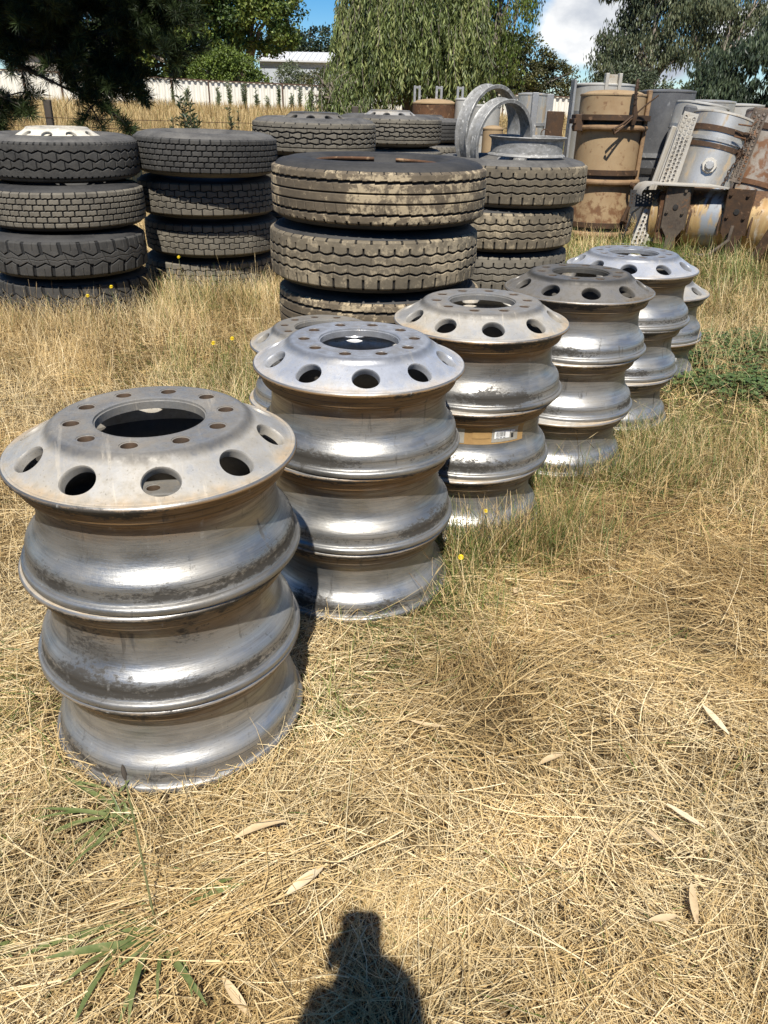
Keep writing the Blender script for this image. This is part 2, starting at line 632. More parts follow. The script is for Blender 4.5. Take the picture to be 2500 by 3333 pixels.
M['side_dark'] = mat_plain('dark_sidewall', (.018, .0175, .017), (.045, .042, .038), 5, (.6, .85), bump=.25)
M['galv'] = mat_plain('galvanised_steel', (.42, .42, .41), (.28, .28, .275), 9, (.42, .7), .6, (.50, .48, .44), .6)
M['soil'] = None

# ------------------------------------------------------------------ ground
GS = MT('dry_soil')
n1 = GS.noise(2.2, 8, .6); n2 = GS.noise(40, 6, .7); n3 = GS.noise(9, 5, .6)
gc = GS.mix(GS.rng(n2, .35, .65), (.035, .025, .013), (.13, .09, .04))
gc = GS.mix(GS.rng(n3, .4, .65), gc, (.13, .095, .045))
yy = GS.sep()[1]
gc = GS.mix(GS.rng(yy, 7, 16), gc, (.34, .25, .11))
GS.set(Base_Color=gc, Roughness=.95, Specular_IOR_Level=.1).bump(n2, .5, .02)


def build_ground():
    xs = np.concatenate([-np.geomspace(900, 6, 40), np.linspace(-5.8, 5.8, 120), np.geomspace(6, 900, 40)])
    ys = np.concatenate([-np.geomspace(400, 3, 24), np.linspace(-2.8, 9.8, 140), np.geomspace(10, 1500, 70)])
    X, Y = np.meshgrid(xs, ys)
    Z = gz(X, Y)
    V = np.stack([X, Y, Z], -1).reshape(-1, 3)
    nx = len(xs)
    i = np.arange(len(ys) - 1)[:, None] * nx + np.arange(nx - 1)[None]
    F = np.stack([i, i + 1, i + 1 + nx, i + nx], -1).reshape(-1, 4)
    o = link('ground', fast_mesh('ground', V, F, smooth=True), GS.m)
    tag(o, kind='structure')


build_ground()

# ------------------------------------------------------------------ truck wheels
NSEG = 100


def ogrid(mb, half_x, half_y, a, b, fmap, K=10, J=5, inner_only=False):
    """rectangle with an elliptical hole; K samples on the two long (x) sides, Ky on the short; fmap(x,y)->3D
    returns list of hole loop (x,y)"""
    Ky = K
    per = []
    for i in range(K): per.append((-half_x + 2 * half_x * i / K, -half_y))
    for i in range(Ky): per.append((half_x, -half_y + 2 * half_y * i / Ky))
    for i in range(K): per.append((half_x - 2 * half_x * i / K, half_y))
    for i in range(Ky): per.append((-half_x, half_y - 2 * half_y * i / Ky))
    loop = []
    for (x, y) in per:
        t = math.atan2(y / half_y, x / half_x)
        loop.append((a * math.cos(t), b * math.sin(t)))
    n = len(per)
    vs = []
    for j in range(J + 1):
        s = (j / J) ** 1.25
        for (x, y), (hx, hy) in zip(per, loop):
            vs.append(fmap(hx + (x - hx) * s, hy + (y - hy) * s))
    fs = []
    for j in range(J):
        for k in range(n):
            k2 = (k + 1) % n
            fs.append((j * n + k, (j + 1) * n + k, (j + 1) * n + k2, j * n + k2))
    mb.add(vs, fs)
    return loop


def pol(r, a, z): return Vector((r * math.cos(a), r * math.sin(a), z))


def wheel_disc_mesh():
    mb = MB()
    T = .020
    c0, c1 = Vector((.279, .2388)), Vector((.2125, .2795))
    d = (c1 - c0); Ls = d.length; d = d.normalized(); nn = Vector((-d.y, d.x)) * -1
    if nn.y < 0: nn = -nn
    rm = .2458
    hx, hy = rm * R_(18), Ls / 2
    mid = (c0 + c1) / 2

    def cone(th0, off):
        def f(x, y):
            q = mid + d * y + nn * off
            return pol(q.x, th0 + x / rm, q.y)
        return f
    a, b = .0368, .0330
    for k in range(10):
        th = R_(36 * k)
        loop = ogrid(mb, hx, hy, a, b, cone(th, 0), 10, 5)
        n = len(loop)
        rings = []
        for (sc, off) in ((1.0, 0), (.965, -.0025), (.955, -.006), (.955, -T)):
            f = cone(th, off)
            rings.append([f(x * sc, y * sc) for x, y in loop])
        vs = [p for r in rings for p in r]
        fs = []
        for j in range(len(rings) - 1):
            for i in range(n):
                i2 = (i + 1) % n
                fs.append((j * n + i, j * n + i2, (j + 1) * n + i2, (j + 1) * n + i))
        mb.add(vs, fs)
        # underside
        sub = MB()
        ogrid(sub, hx, hy, a * .955, b * .955, cone(th, -T), 10, 3)
        mb.add(sub.v, [q[::-1] for q in sub.f])
    # hub face with ten stud holes
    h0, h1 = .186, .122
    hr = .143; hm = (h0 + h1) / 2
    hx2, hy2 = hm * R_(18), (h0 - h1) / 2

    def hubf(th0, z, cy=0):
        def f(x, y):
            return pol(hm - y, th0 + x / hm, z)
        return f
    for k in range(10):
        th = R_(36 * k + 18)
        loop = ogrid(mb, hx2, hy2, .0188, .0188, hubf(th, .296), 10, 4)
        n = len(loop)
        rings = []
        for (sc, z) in ((1.0, .296), (1.0, .2945), (.86, .2940), (.80, .2915), (.80, .296 - .024)):
            f = hubf(th, z)
            rings.append([f(x * sc, y * sc) for x, y in loop])
        vs = [p for r in rings for p in r]
        fs = []
        for j in range(len(rings) - 1):
            for i in range(n):
                i2 = (i + 1) % n
                fs.append((j * n + i, j * n + i2, (j + 1) * n + i2, (j + 1) * n + i))
        mb.add(vs, fs)
        sub = MB()
        ogrid(sub, hx2, hy2, .01504, .01504, hubf(th, .272), 10, 3)
        mb.add(sub.v, [q[::-1] for q in sub.f])
    off = lambda p: (p[0] - .012, p[1] - .0165)
    outer = [(.2945, .2346), (.2925, .2356), (.290, .2358), (.2878, .2352), (.286, .2366), (.2825, .2374), (.2790, .2388)]
    should = [(.2125, .2795), (.2090, .2819), (.2060, .2848), (.2030, .2882), (.1998, .2914), (.1960, .2938), (.1915, .2953), (.186, .296)]
    bore = [(.122, .296), (.1165, .2957), (.1130, .2940), (.1125, .2895), (.1100, .2885), (.1100, .272), (.122, .272)]
    for pr in (outer, should, bore):
        mb.lathe(pr, NSEG)
    ui = (Vector((.2125, .2795)) - nn * T)
    mb.lathe([(.186, .272), (.192, .2712), (ui.x, ui.y)], NSEG)
    uo = (Vector((.279, .2388)) - nn * T)
    mb.lathe([(uo.x, uo.y), (.2625, .214), (.262, .19)], NSEG)
    me = mb.mesh('disc', True, 40, 1e-5)
    idx = np.zeros(len(me.polygons), dtype=np.int32)
    for p in me.polygons:
        c = p.center
        if c.z > .2715:
            a_ = math.atan2(c.y, c.x) - R_(18)
            k_ = round(a_ / R_(36))
            d_ = (Vector((c.x, c.y)) - Vector((hm * math.cos(R_(36 * k_ + 18)), hm * math.sin(R_(36 * k_ + 18))))).length
            if d_ < .0162 and c.z < .2946: idx[p.index] = 1
    me.polygons.foreach_set('material_index', idx)
    return me


def rim_profile():
    outp = [(.2880, .0003), (.2935, .0010), (.2970, .0030), (.2985, .0065), (.2985, .0125), (.2972, .0165), (.2940, .0190), (.2905, .0200),
            (.2882, .0225), (.2868, .0290), (.2854, .0350), (.2846, .0410), (.2850, .0445), (.2849, .0475), (.2838, .0535), (.2815, .0600), (.2776, .0657),
            (.2712, .0727), (.2642, .0805), (.2587, .0890), (.2549, .0980), (.2523, .1080), (.2508, .1185), (.2500, .1310), (.2495, .1500), (.2505, .1620), (.2530, .1690),
            (.2580, .1755), (.2650, .1810), (.2720, .1855), (.2752, .1905), (.2765, .196), (.2772, .2000), (.2800, .2090), (.2850, .2165), (.2875, .2190),
            (.2905, .2205), (.2945, .2220), (.2972, .2250), (.2985, .2275), (.2980, .2305), (.2965, .2332), (.2945, .2346)]
    inn = [(.262, .19), (.2440, .1700), (.2385, .1500), (.2385, .1250), (.2405, .1080), (.2440, .0970), (.2500, .0870), (.2575, .0775), (.2640, .0700),
           (.2690, .0620), (.2715, .0530), (.2718, .0300), (.2770, .0120), (.2830, .0030), (.2880, .0003)]
    return outp, inn


def wheel_rim_mesh():
    mb = MB()
    outp, inn = rim_profile()
    mb.lathe(outp, NSEG)
    mb.lathe(inn[:], NSEG)
    me = mb.mesh('rim', True, 50, 1e-5)
    bm = bmesh.new(); bm.from_mesh(me)
    bmesh.ops.recalc_face_normals(bm, faces=bm.faces)
    bm.to_mesh(me); bm.free()
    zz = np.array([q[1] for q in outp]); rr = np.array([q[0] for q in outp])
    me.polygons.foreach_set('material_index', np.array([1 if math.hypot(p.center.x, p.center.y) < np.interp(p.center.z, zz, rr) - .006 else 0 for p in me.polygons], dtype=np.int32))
    return me


def flip(me):
    me.flip_normals()


DISC = wheel_disc_mesh()
RIM = wheel_rim_mesh()


def valve_mesh():
    mb = MB()
    mb.tube([(.215, 0, .255), (.232, 0, .261), (.238, 0, .278)], .0045, 8)
    mb.tube([(.238, 0, .283), (.240, 0, .297)], .006, 8)
    return mb.mesh('valve_stem', True, 40)


VALVE = valve_mesh()
def set_mats(me, mats):
    idx = np.zeros(len(me.polygons), dtype=np.int32)
    me.polygons.foreach_get('material_index', idx)
    me.materials.clear()
    for mm in mats: me.materials.append(mm)
    me.polygons.foreach_set('material_index', idx)


_disc_cache = {}


def disc_for(mat):
    if mat not in _disc_cache:
        me = DISC.copy(); set_mats(me, (M[mat], M['stud_rust']))
        _disc_cache[mat] = me
    return _disc_cache[mat]


_rim_cache = {}


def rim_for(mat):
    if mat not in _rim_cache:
        me = RIM.copy(); set_mats(me, (M[mat], M['inner_shade_grime']))
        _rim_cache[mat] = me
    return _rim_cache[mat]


def wheel_parts(root, disc, rim, z=0.0, spin=0.0, parent_is_part=False):
    r = bpy.data.objects.new('rim', rim_for(rim)); COL.objects.link(r); r.parent = root
    r.location.z = z; r.rotation_euler.z = spin
    c = bpy.data.objects.new('disc', disc_for(disc)); COL.objects.link(c); c.parent = root
    c.location.z = z; c.rotation_euler.z = spin
    return r, c


HW = .23577
wheels = {}
WDATA = [  # x, y, level, spin, disc, rim, label
    (-.486, 1.491, 2, 289, 'disc_dusty', 'rim_ochre', 'dusty aluminium truck wheel on top of the nearest stack of wheels'),
    (-.494, 1.490, 1, 20, 'disc_dusty', 'rim', 'aluminium truck wheel in the middle of the nearest stack of three'),
    (-.494, 1.492, 0, 75, 'disc_dusty', 'rim', 'aluminium truck wheel at the bottom of the nearest stack, rim in dry grass'),
    (-.080, 2.123, 2, 276, 'disc_bright', 'rim_ochre', 'shiny bluish aluminium truck wheel topping the second stack from the front'),
    (-.088, 2.127, 1, 11, 'disc_dusty', 'rim_ochre', 'streaky aluminium truck wheel under the shiny bluish one, middle of second stack'),
    (-.092, 2.132, 0, 40, 'disc_dusty', 'rim', 'bottom truck wheel of the second stack, partly in the nearest stack shadow'),
    (.317, 2.635, 2, 273, 'disc_dusty', 'rim_ochre', 'tan dusty truck wheel with ten oval holes topping the third stack'),
    (.295, 2.625, 1, 0, 'disc_dusty', 'rim_ochre', 'aluminium truck wheel with white barcode sticker in its brown well'),
    (.283, 2.612, 0, 33, 'disc_dusty', 'rim', 'truck wheel half buried in grass beneath the barcode sticker wheel'),
    (.769, 3.184, 2, 268, 'disc_dirty', 'rim', 'dark grimy truck wheel topping the fourth stack from the front'),
    (.751, 3.178, 1, 14, 'disc_dusty', 'rim', 'silver truck wheel directly under the dark grimy one in fourth stack'),
    (.732, 3.155, 0, 50, 'disc_dusty', 'rim', 'bottom truck wheel of the fourth stack behind tall grass stems'),
    (1.125, 3.707, 2, 251, 'disc_bright', 'rim', 'blue tinged polished truck wheel topping the fifth stack'),
    (1.111, 3.701, 1, 9, 'disc_dusty', 'rim', 'middle truck wheel of the fifth stack below the blue tinged wheel'),
    (1.096, 3.685, 0, 61, 'disc_dusty', 'rim', 'bottom truck wheel of the fifth stack with grass around its flange'),
    (1.462, 4.361, 1, 281, 'disc_dusty', 'rim', 'upper truck wheel of the short two wheel stack at the far end'),
    (1.462, 4.352, 0, 29, 'disc_dusty', 'rim_ochre', 'lower truck wheel of the short far stack with a small white tag'),
    (-.272, 3.170, 1, 268, 'disc_dusty', 'rim', 'upper truck wheel half hidden behind the shiny bluish wheel'),
    (-.290, 3.165, 0, 3, 'disc_dusty', 'rim', 'dark lower truck wheel half hidden behind the second stack'),
]
for i, (x, y, lv, spin, dm, rm, lab) in enumerate(WDATA):
    t = thing('truck_wheel', lab, 'wheel', (x, y, lv * HW + .002), 'aluminium truck wheels stacked in the grass',
              (R_(rng.normal(0, .25)), R_(rng.normal(0, .25)), 0))
    wheel_parts(t, dm, rm, 0, R_(spin))
    wheels[(i)] = t

# stickers in the well of the barcode wheel (third stack, middle) and a tag on the far one
M['paper'] = mat_plain('sticker_paper', (.80, .80, .78), (.68, .67, .64), 30, (.5, .7))
M['ink'] = mat_plain('black_ink', (.02, .02, .02), (.04, .04, .04), 30, (.5, .7))
M['tape'] = mat_plain('brown_tape', (.40, .25, .10), (.30, .18, .07), 14, (.45, .65), c3=(.10, .07, .04), t3=.68)
M['foil'] = mat_plain('worn_foil_label', (.50, .48, .42), (.36, .33, .27), 18, (.4, .6), .4)


def patch(mb, a0, a1, z0, z1, dr, n=14):
    """sheet that follows the well of the rim"""
    outp, _ = rim_profile()
    zz = np.array([p[1] for p in outp]); rr = np.array([p[0] for p in outp])
    zs = np.linspace(z0, z1, 8)
    vs, fs = [], []
    for i in range(n + 1):
        a = a0 + (a1 - a0) * i / n
        for z in zs:
            vs.append(pol(np.interp(z, zz, rr) + dr, a, z))
    q = len(zs)
    for i in range(n):
        for j in range(q - 1):
            fs.append((i * q + j, (i + 1) * q + j, (i + 1) * q + j + 1, i * q + j + 1))
    mb.add(vs, fs)


bw = wheels[7]
deg = R_
mb = MB(); patch(mb, deg(236), deg(312), .114, .176, .0010, 30); mb.build('brown_label', M['tape'], bw)
mb = MB(); patch(mb, deg(236), deg(262), .118, .170, .0022); mb.build('foil_label', M['foil'], bw)
fl = MB(); patch(fl, deg(283), deg(306), .120, .170, .0020); fl.build('foil_label', M['foil'], bw)
mb = MB(); patch(mb, deg(285), deg(298), .132, .160, .0034); st = mb.build('barcode_sticker', M['paper'], bw)
mb = MB()
ang = 286.6
while ang < 294.0:
    wd = random.choice((.18, .3, .45, .25))
    patch(mb, deg(ang), deg(ang + wd), .140, .156, .0044, 1)
    ang += wd + random.choice((.2, .3, .4))
for k in range(3):
    a = 286.4 + k * 2.9
    patch(mb, deg(a), deg(a + 2.1), .1350, .1366, .0044, 2)
mb.build('barcode', M['ink'], st)
mb = MB(); patch(mb, deg(298.6), deg(303), .150, .158, .0034, 4); mb.build('white_sticker', M['paper'], bw)
mb = MB(); patch(mb, deg(299.4), deg(301.6), .131, .146, .0034, 4); mb.build('black_mark', M['ink'], bw)
mb = MB(); patch(mb, deg(268), deg(282), .135, .158, .0024, 6); mb.build('brown_label', M['tape'], bw)
mb = MB(); patch(mb, deg(292), deg(298), .128, .150, .0030, 4); mb.build('white_tag', M['paper'], wheels[16])

# ------------------------------------------------------------------ tyres with modelled tread
NT, NW = 1440, 76
TR, TH = .52, .28


def tri(x):
    x = np.mod(x, 1.0)
    return 1 - 4 * np.abs(x - .5)


def tread_pattern(kind):
    th = np.arange(NT) / NT
    w = np.linspace(-1, 1, NW)
    U, W = np.meshgrid(th, w, indexing='ij')
    WM = .118     # half width in metres
    CIRC = 2 * PI * TR
    g = np.zeros_like(U)
    bid = np.zeros_like(U)

    def groove(dist, width, depth=1.0, soft=.0022):
        nonlocal g
        k = np.clip((width / 2 + soft - dist) / (2 * soft), 0, 1) * depth
        g = np.maximum(g, k)

    def line(w0, amp, Nn, ph, width, depth=1.0, shape=tri):
        c = w0 + amp * shape(U * Nn + ph)
        groove(np.abs(W - c) * WM, width, depth)
        return c

    def lateral(lo, hi, Nn, ph, width, depth=1.0, slant=0.0):
        u = U * Nn + ph + slant * (W)
        dist = np.abs(np.mod(u + .5, 1) - .5) / Nn * CIRC
        msk = (W > lo) & (W < hi)
        k = np.where(msk, dist, 1.0)
        groove(k, width, depth)
        cell = np.floor(u)
        nonlocal bid
        r = np.mod(np.sin(cell * 12.9898 + ph * 78.2 + lo.mean() * 37.7 if hasattr(lo, 'mean') else cell * 12.9898 + ph * 78.2 + lo * 37.7) * 43758.5453, 1)
        bid = np.where(msk, r, bid)

    one = np.ones_like(U)
    if kind == 'hex':
        n = 38
        a = line(.47, .070, n, 0.25, .010)
        b = line(.0, .085, n, .75, .010)
        c = line(-.47, .070, n, .25, .010)
        lateral(b, a, n, .5 + .0, .006, .8)
        lateral(c, b, n, .0, .006, .8)
        lateral(one * .82, one * 2, n * 2, .0, .010, .9)
        lateral(-one * 2, -one * .86, n * 2, .25, .010, .9)
        lateral(a, a + .10, n, .0, .004, .7)
        lateral(c - .10, c, n, .5, .004, .7)
    elif kind == 'hexcentre':
        n = 34
        a = line(.62, .01, n, .25, .006)
        a2 = line(.34, .05, n, .25, .012)
        b = line(-.02, .06, n, .75, .012)
        c = line(-.36, .05, n, .25, .012)
        c2 = line(-.66, .01, n, .25, .006)
        lateral(b, a2, n, .5, .008)
        lateral(c, b, n, .0, .008)
        lateral(a2, a, n, 0, .005, .6)
        lateral(c2, c, n, .5, .005, .6)
        lateral(one * .62, one * .75, n, .3, .006)
        lateral(one * .88, one * 2, n, .0, .010, .8)
        lateral(-one * 2, -one * .88, n, .2, .010, .8)
    elif kind == 'brick':
        n = 46
        ls = [line(x, .012, n * 2, .1 * i, .0075) for i, x in enumerate((-.66, -.33, 0, .33, .66))]
        edges = [-2 * one] + ls + [2 * one]
        for i in range(6):
            lateral(edges[i], edges[i + 1], n, .5 * (i % 2) + .07 * i, .0075, 1.0 if i not in (0, 5) else .9)
    elif kind == 'hexbrick':
        n = 42
        ls = [line(x, .045, n, .25 + .5 * (i % 2), .0055) for i, x in enumerate((-.56, -.18, .18, .56))]
        edges = [-2 * one] + ls + [2 * one]
        for i in range(5):
            lateral(edges[i], edges[i + 1], n, .5 * (i % 2), .0055)
    elif kind == 'lug':
        n = 27
        c = line(.0, .05, n, .25, .003, .5)
        lateral(one * .30, one * 2, n, .0, .022, 1.2, .10)
        lateral(-one * 2, -one * .30, n, .5, .022, 1.2, -.10)
        a = line(.30, .13, n, .40, .009, .9)
        b = line(-.30, .13, n, .40, .009, .9)
        lateral(b, a, n, .75, .004, .6, .3)
        lateral(one * .5, one * 2, n, .5, .003, .5)
        lateral(-one * 2, -one * .5, n, .0, .003, .5)
    elif kind == 'rib':
        n = 60
        saw = lambda x: np.mod(x, 1.0) * 2 - 1
        line(.62, .022, n, 0, .012, 1.1, saw)
        line(.20, .0, 1, 0, .006)
        line(-.18, .0, 1, 0, .006)
        a = line(-.60, .022, n, 0, .010, 1.1, saw)
        b = one * -.18
        lateral(a, b, n, .3, .0022, .55, .25)
        lateral(one * .20, one * .62, n // 2, .1, .0018, .3, .3)
        lateral(-one * 2, -one * .84, n, .3, .007, .9)
        lateral(one * .9, one * 2, n, .3, .006, .7)
    elif kind == 'wave':
        n = 46
        wave = lambda x: np.clip(tri(x) * 1.6, -1, 1)
        a = line(.40, .032, n, .25, .0085, 1, wave)
        b = line(.03, .030, n, .25, .0075, 1, wave)
        c = line(-.36, .032, n, .25, .0085, 1, wave)
        lateral(one * .40, one * .70, n, .75, .007, 1.0)
        lateral(one * .86, one * 2, n, .25, .009)
        lateral(-one * 2, -one * .55, n, .75, .0095)
        lateral(-one * .62, c, n, .75, .0028, .5)
        lateral(b, a, n, .25, .0025, .4)
        lateral(c, b, n, .75, .0025, .4)
    return th * 2 * PI, w, g, bid


def tread_mesh(kind):
    th, w, g, bid = tread_pattern(kind)
    z = TH / 2 + w * .108
    rcrown = TR - .006 * np.abs(w) ** 2 - .016 * np.clip((np.abs(w) - .90) / .10, 0, 1) ** 2
    r = rcrown[None] - g * .011
    V = np.stack([r * np.cos(th)[:, None], r * np.sin(th)[:, None], np.broadcast_to(z, r.shape)], -1).reshape(-1, 3)
    i = np.arange(NT)[:, None]; j = np.arange(NW - 1)[None]
    i2 = (i + 1) % NT
    F = np.stack([i * NW + j, i2 * NW + j, i2 * NW + j + 1, i * NW + j + 1], -1).reshape(-1, 4)
    return fast_mesh('tread', V, F, smooth=False, fattr={'groove': np.clip(g, 0, 1), 'blockid': bid})


def sidewall_mesh(lugs=40):
    mb = MB()
    zt, zb = TH / 2 + .108, TH / 2 - .108
    rt = TR - .022
    up = [(rt, zt), (rt - .004, zt + .003), (.490, .2560), (.480, .2635), (.470, .2672), (.4685, .2660), (.462, .2672), (.4605, .2686), (.452, .2702), (.450, .2690),
          (.440, .2735), (.42, .2785), (.405, .2800), (.4035, .2788), (.398, .2798), (.385, .2793), (.36, .2765), (.3565, .2745), (.352, .2755), (.338, .2695), (.336, .2670),
          (.33, .2655), (.315, .2540), (.303, .2430), (.298, .2380), (.2925, .2340), (.289, .2260), (.2885, .2180), (.295, .2150), (.32, .2200),
          (.36, .250), (.42, .262), (.47, .245), (.488, .2), (.49, .14)]
    lo = [(r, TH - z) for r, z in up]
    mb.lathe(up[::-1], 128)
    mb.lathe(lo, 128)
    me = mb.mesh('sidewall', True, 50, 1e-5)
    bm = bmesh.new(); bm.from_mesh(me)
    bmesh.ops.recalc_face_normals(bm, faces=bm.faces)
    bm.to_mesh(me); bm.free()
    return me


SIDE = sidewall_mesh()
_tread = {}
_side = {}


def tread_for(kind, mat):
    if (kind, mat) not in _tread:
        base = next((v for (k, mm), v in _tread.items() if k == kind), None)
        me = base.copy() if base else tread_mesh(kind)
        me.materials.clear(); me.materials.append(M[mat])
        _tread[(kind, mat)] = me
    return _tread[(kind, mat)]


def side_for(mat):
    if mat not in _side:
        me = SIDE.copy(); me.materials.clear(); me.materials.append(M[mat])
        _side[mat] = me
    return _side[mat]


def tyre(x, y, z, kind, mat, label, side='side', wheel=None, tilt=(0, 0), flip_=False, scale=1.0):
    t = thing('truck_tyre', label, 'tyre', (x, y, z), 'old truck tyres stacked in the yard', (R_(tilt[0]), R_(tilt[1]), 0))
    sp = random.uniform(0, 6.28)
    a = bpy.data.objects.new('tread', tread_for(kind, mat)); COL.objects.link(a); a.parent = t; a.rotation_euler.z = sp
    b = bpy.data.objects.new('sidewall', side_for(side)); COL.objects.link(b); b.parent = t; b.rotation_euler.z = sp
    if wheel:
        r = bpy.data.objects.new('wheel', rim_for('rim')); COL.objects.link(r); r.parent = t
        r.location.z = .022; r.rotation_euler.z = R_(wheel[1])
        c = bpy.data.objects.new('disc', disc_for(wheel[0])); COL.objects.link(c); c.parent = r
    t.scale = (scale,) * 3
    return t


TY = [
    # left stack
    (-2.281, 5.831, .865, 'hex', 'tyre_black', 'hexagon tread tyre on a pale steel wheel, topmost of the leftmost stack', 'side', ('disc_pale', 275), (.6, .4)),
    (-2.245, 5.715, .575, 'brick', 'tyre_grey', 'brick tread tyre second from top in the leftmost stack', 'side_dark', None, (0, -.2)),
    (-2.250, 5.640, .287, 'lug', 'tyre_black', 'chunky lug tread tyre third down in the leftmost stack', 'side_dark', None, (0, .2)),
    (-2.270, 5.700, .000, 'lug', 'tyre_black', 'bottom lug tread tyre of the leftmost stack behind straw', 'side_dark', None, (0, 0)),
    # second stack
    (-1.372, 6.270, .882, 'brick', 'tyre_black', 'small brick tread tyre topping the second stack from left', 'side', None, (.4, 1.0)),
    (-1.420, 6.420, .585, 'hexbrick', 'tyre_grey', 'tyre with hexagon bricks just under the small brick tread tyre', 'side_dark', None, (0, .4)),
    (-1.430, 6.530, .290, 'hexbrick', 'tyre_grey', 'third tyre down in the second stack from left, hexagon bricks', 'side_dark', None, (0, .4)),
    (-1.480, 6.600, .000, 'hexbrick', 'tyre_grey', 'lowest tyre of the second stack from left, behind yellow flower', 'side_dark', None, (0, 0)),
    # centre stack
    (-.060, 4.064, .855, 'rib', 'tyre_mud', 'mud caked straight rib tyre topping the big centre stack', 'side_dark', None, (.2, .3)),
    (-.081, 4.083, .572, 'wave', 'tyre_mud_light', 'wavy rib tyre with notched shoulders, second in the centre stack', 'side_dark', None, (0, .2)),
    (-.050, 4.110, .287, 'rib', 'tyre_mud', 'dark rib tyre third down in the centre stack, behind the wheels', 'side_dark', None, (0, 0)),
    (-.040, 4.090, .000, 'rib', 'tyre_mud', 'bottom tyre of the centre stack hidden behind wheels and grass', 'side_dark', None, (0, 0)),
    # stack under the split rims
    (.762, 5.559, .792, 'wave', 'tyre_mud_light', 'dusty tyre carrying the loose steel split rims', 'side', None, (0, .4)),
    (.712, 5.570, .528, 'wave', 'tyre_mud_light', 'tyre just below the one carrying the split rims', 'side_dark', None, (0, 0)),
    (.700, 5.600, .262, 'wave', 'tyre_grey', 'third tyre down below the split rims, above the grimy wheel', 'side_dark', None, (0, 0)),
    (.690, 5.600, -.005, 'wave', 'tyre_grey', 'bottom tyre below the split rims, mostly hidden by wheel stacks', 'side_dark', None, (0, 0)),
    # back row
    (-.656, 7.233, .975, 'hexcentre', 'tyre_grey', 'back row tyre with aluminium wheel, just behind the small brick tread stack', 'side', ('disc_dirty', 268), (.5, .6)),
    (-.640, 7.260, .685, 'rib', 'tyre_grey', 'grey tyre below the leftmost wheeled tyre of the back row', 'side', None, (0, 0)),
    (-.640, 7.260, .385, 'rib', 'tyre_grey', 'third tyre down in the back row stack nearest the second stack', 'side', None, (0, 0)),
    (-.640, 7.260, .070, 'rib', 'tyre_grey', 'ground level tyre of the back row stack nearest the second stack', 'side', None, (0, 0)),
    (-.026, 8.615, .995, 'hexcentre', 'tyre_grey', 'middle wheeled tyre of the back row with hexagon tread', 'side', ('disc_dusty', 262), (.4, .5)),
    (-.010, 8.640, .700, 'rib', 'tyre_grey', 'grey tyre below the middle wheeled tyre of the back row', 'side', None, (0, 0)),
    (-.010, 8.640, .390, 'rib', 'tyre_grey', 'third tyre down in the middle stack of the back row', 'side', None, (0, 0)),
    (-.010, 8.640, .080, 'rib', 'tyre_grey', 'ground level tyre in the middle stack of the back row', 'side', None, (0, 0)),
    (.446, 11.40, .935, 'rib', 'tyre_black', 'farthest wheeled tyre with straight ribs beside the split rims', 'side', ('disc_dirty', 270), (.3, .4)),
    (.450, 11.40, .640, 'wave', 'tyre_grey', 'grey tyre below the farthest wheeled tyre', 'side', None, (0, 0)),
    (.450, 11.40, .340, 'wave', 'tyre_grey', 'third tyre down in the farthest tyre stack', 'side', None, (0, 0)),
    (.450, 11.40, .035, 'wave', 'tyre_grey', 'ground level tyre of the farthest tyre stack', 'side', None, (0, 0)),
]
for row in TY:
    x, y, z, k, mt, lab, sd, wh, tl = row
    z -= .009
    tyre(x, y, z, k, mt, lab, sd, wh, tl)
# rusty band lying in the bead of the centre stack's top tyre
M['rust'] = mat_plain('rusty_steel', (.16, .075, .032), (.085, .045, .024), 10, (.7, .92), .25, (.30, .19, .10), .6, bump=.4)
M['rust_dark'] = mat_plain('dark_rusty_steel', (.055, .036, .024), (.10, .055, .028), 12, (.6, .85), .4, (.19, .11, .06), .62, bump=.4)

mb = MB()
mb.tube([(.298 * math.cos(a), .298 * math.sin(a), .0) for a in np.linspace(.1, 6.0, 90)], .008, 8)
o = mb.build('lock_ring', M['rust']); o.location = (-.06, 4.064, .855 + .244); o.rotation_euler = (R_(1.2), 0, R_(90))
tag(o, 'thin rusty lock ring lying in the top of the mud caked centre tyre', 'ring')

# ------------------------------------------------------------------ loose split rims on the tyre
M['rimsteel'] = mat_plain('worn_grey_steel', (.34, .335, .32), (.19, .185, .17), 22, (.5, .75), .3, (.50, .49, .46), .60, stretch=(1, 1, 2), bump=.3)


def split_ring_mesh(R, Wd, seed):
    mb = MB()
    pr = [(R + .012, 0), (R + .014, .004), (R + .010, .010), (R - .004, .018), (R - .006, .05), (R - .007, Wd * .55), (R - .004, Wd - .022),
          (R + .010, Wd - .010), (R + .014, Wd - .004), (R + .011, Wd), (R - .008, Wd - .002), (R - .016, Wd - .03), (R - .018, Wd * .5), (R - .016, .02), (R - .006, .001)]
    mb.lathe(pr, 96, closed=True)
    return mb.mesh('split_rim', True, 40)


def standing_ring(name, R, Wd, loc, yaw, lean, label):
    o = link(name, split_ring_mesh(R, Wd, 1), M['rimsteel'])
    # ring axis horizontal: rotate local z to a horizontal axis heading yaw
    o.rotation_euler = (Matrix.Rotation(yaw, 3, 'Z') @ Matrix.Rotation(lean, 3, 'Y') @ Matrix.Rotation(PI / 2, 3, 'Y')).to_euler()
    o.location = loc
    tag(o, label, 'wheel rim', 'loose split rims on a tyre')
    return o


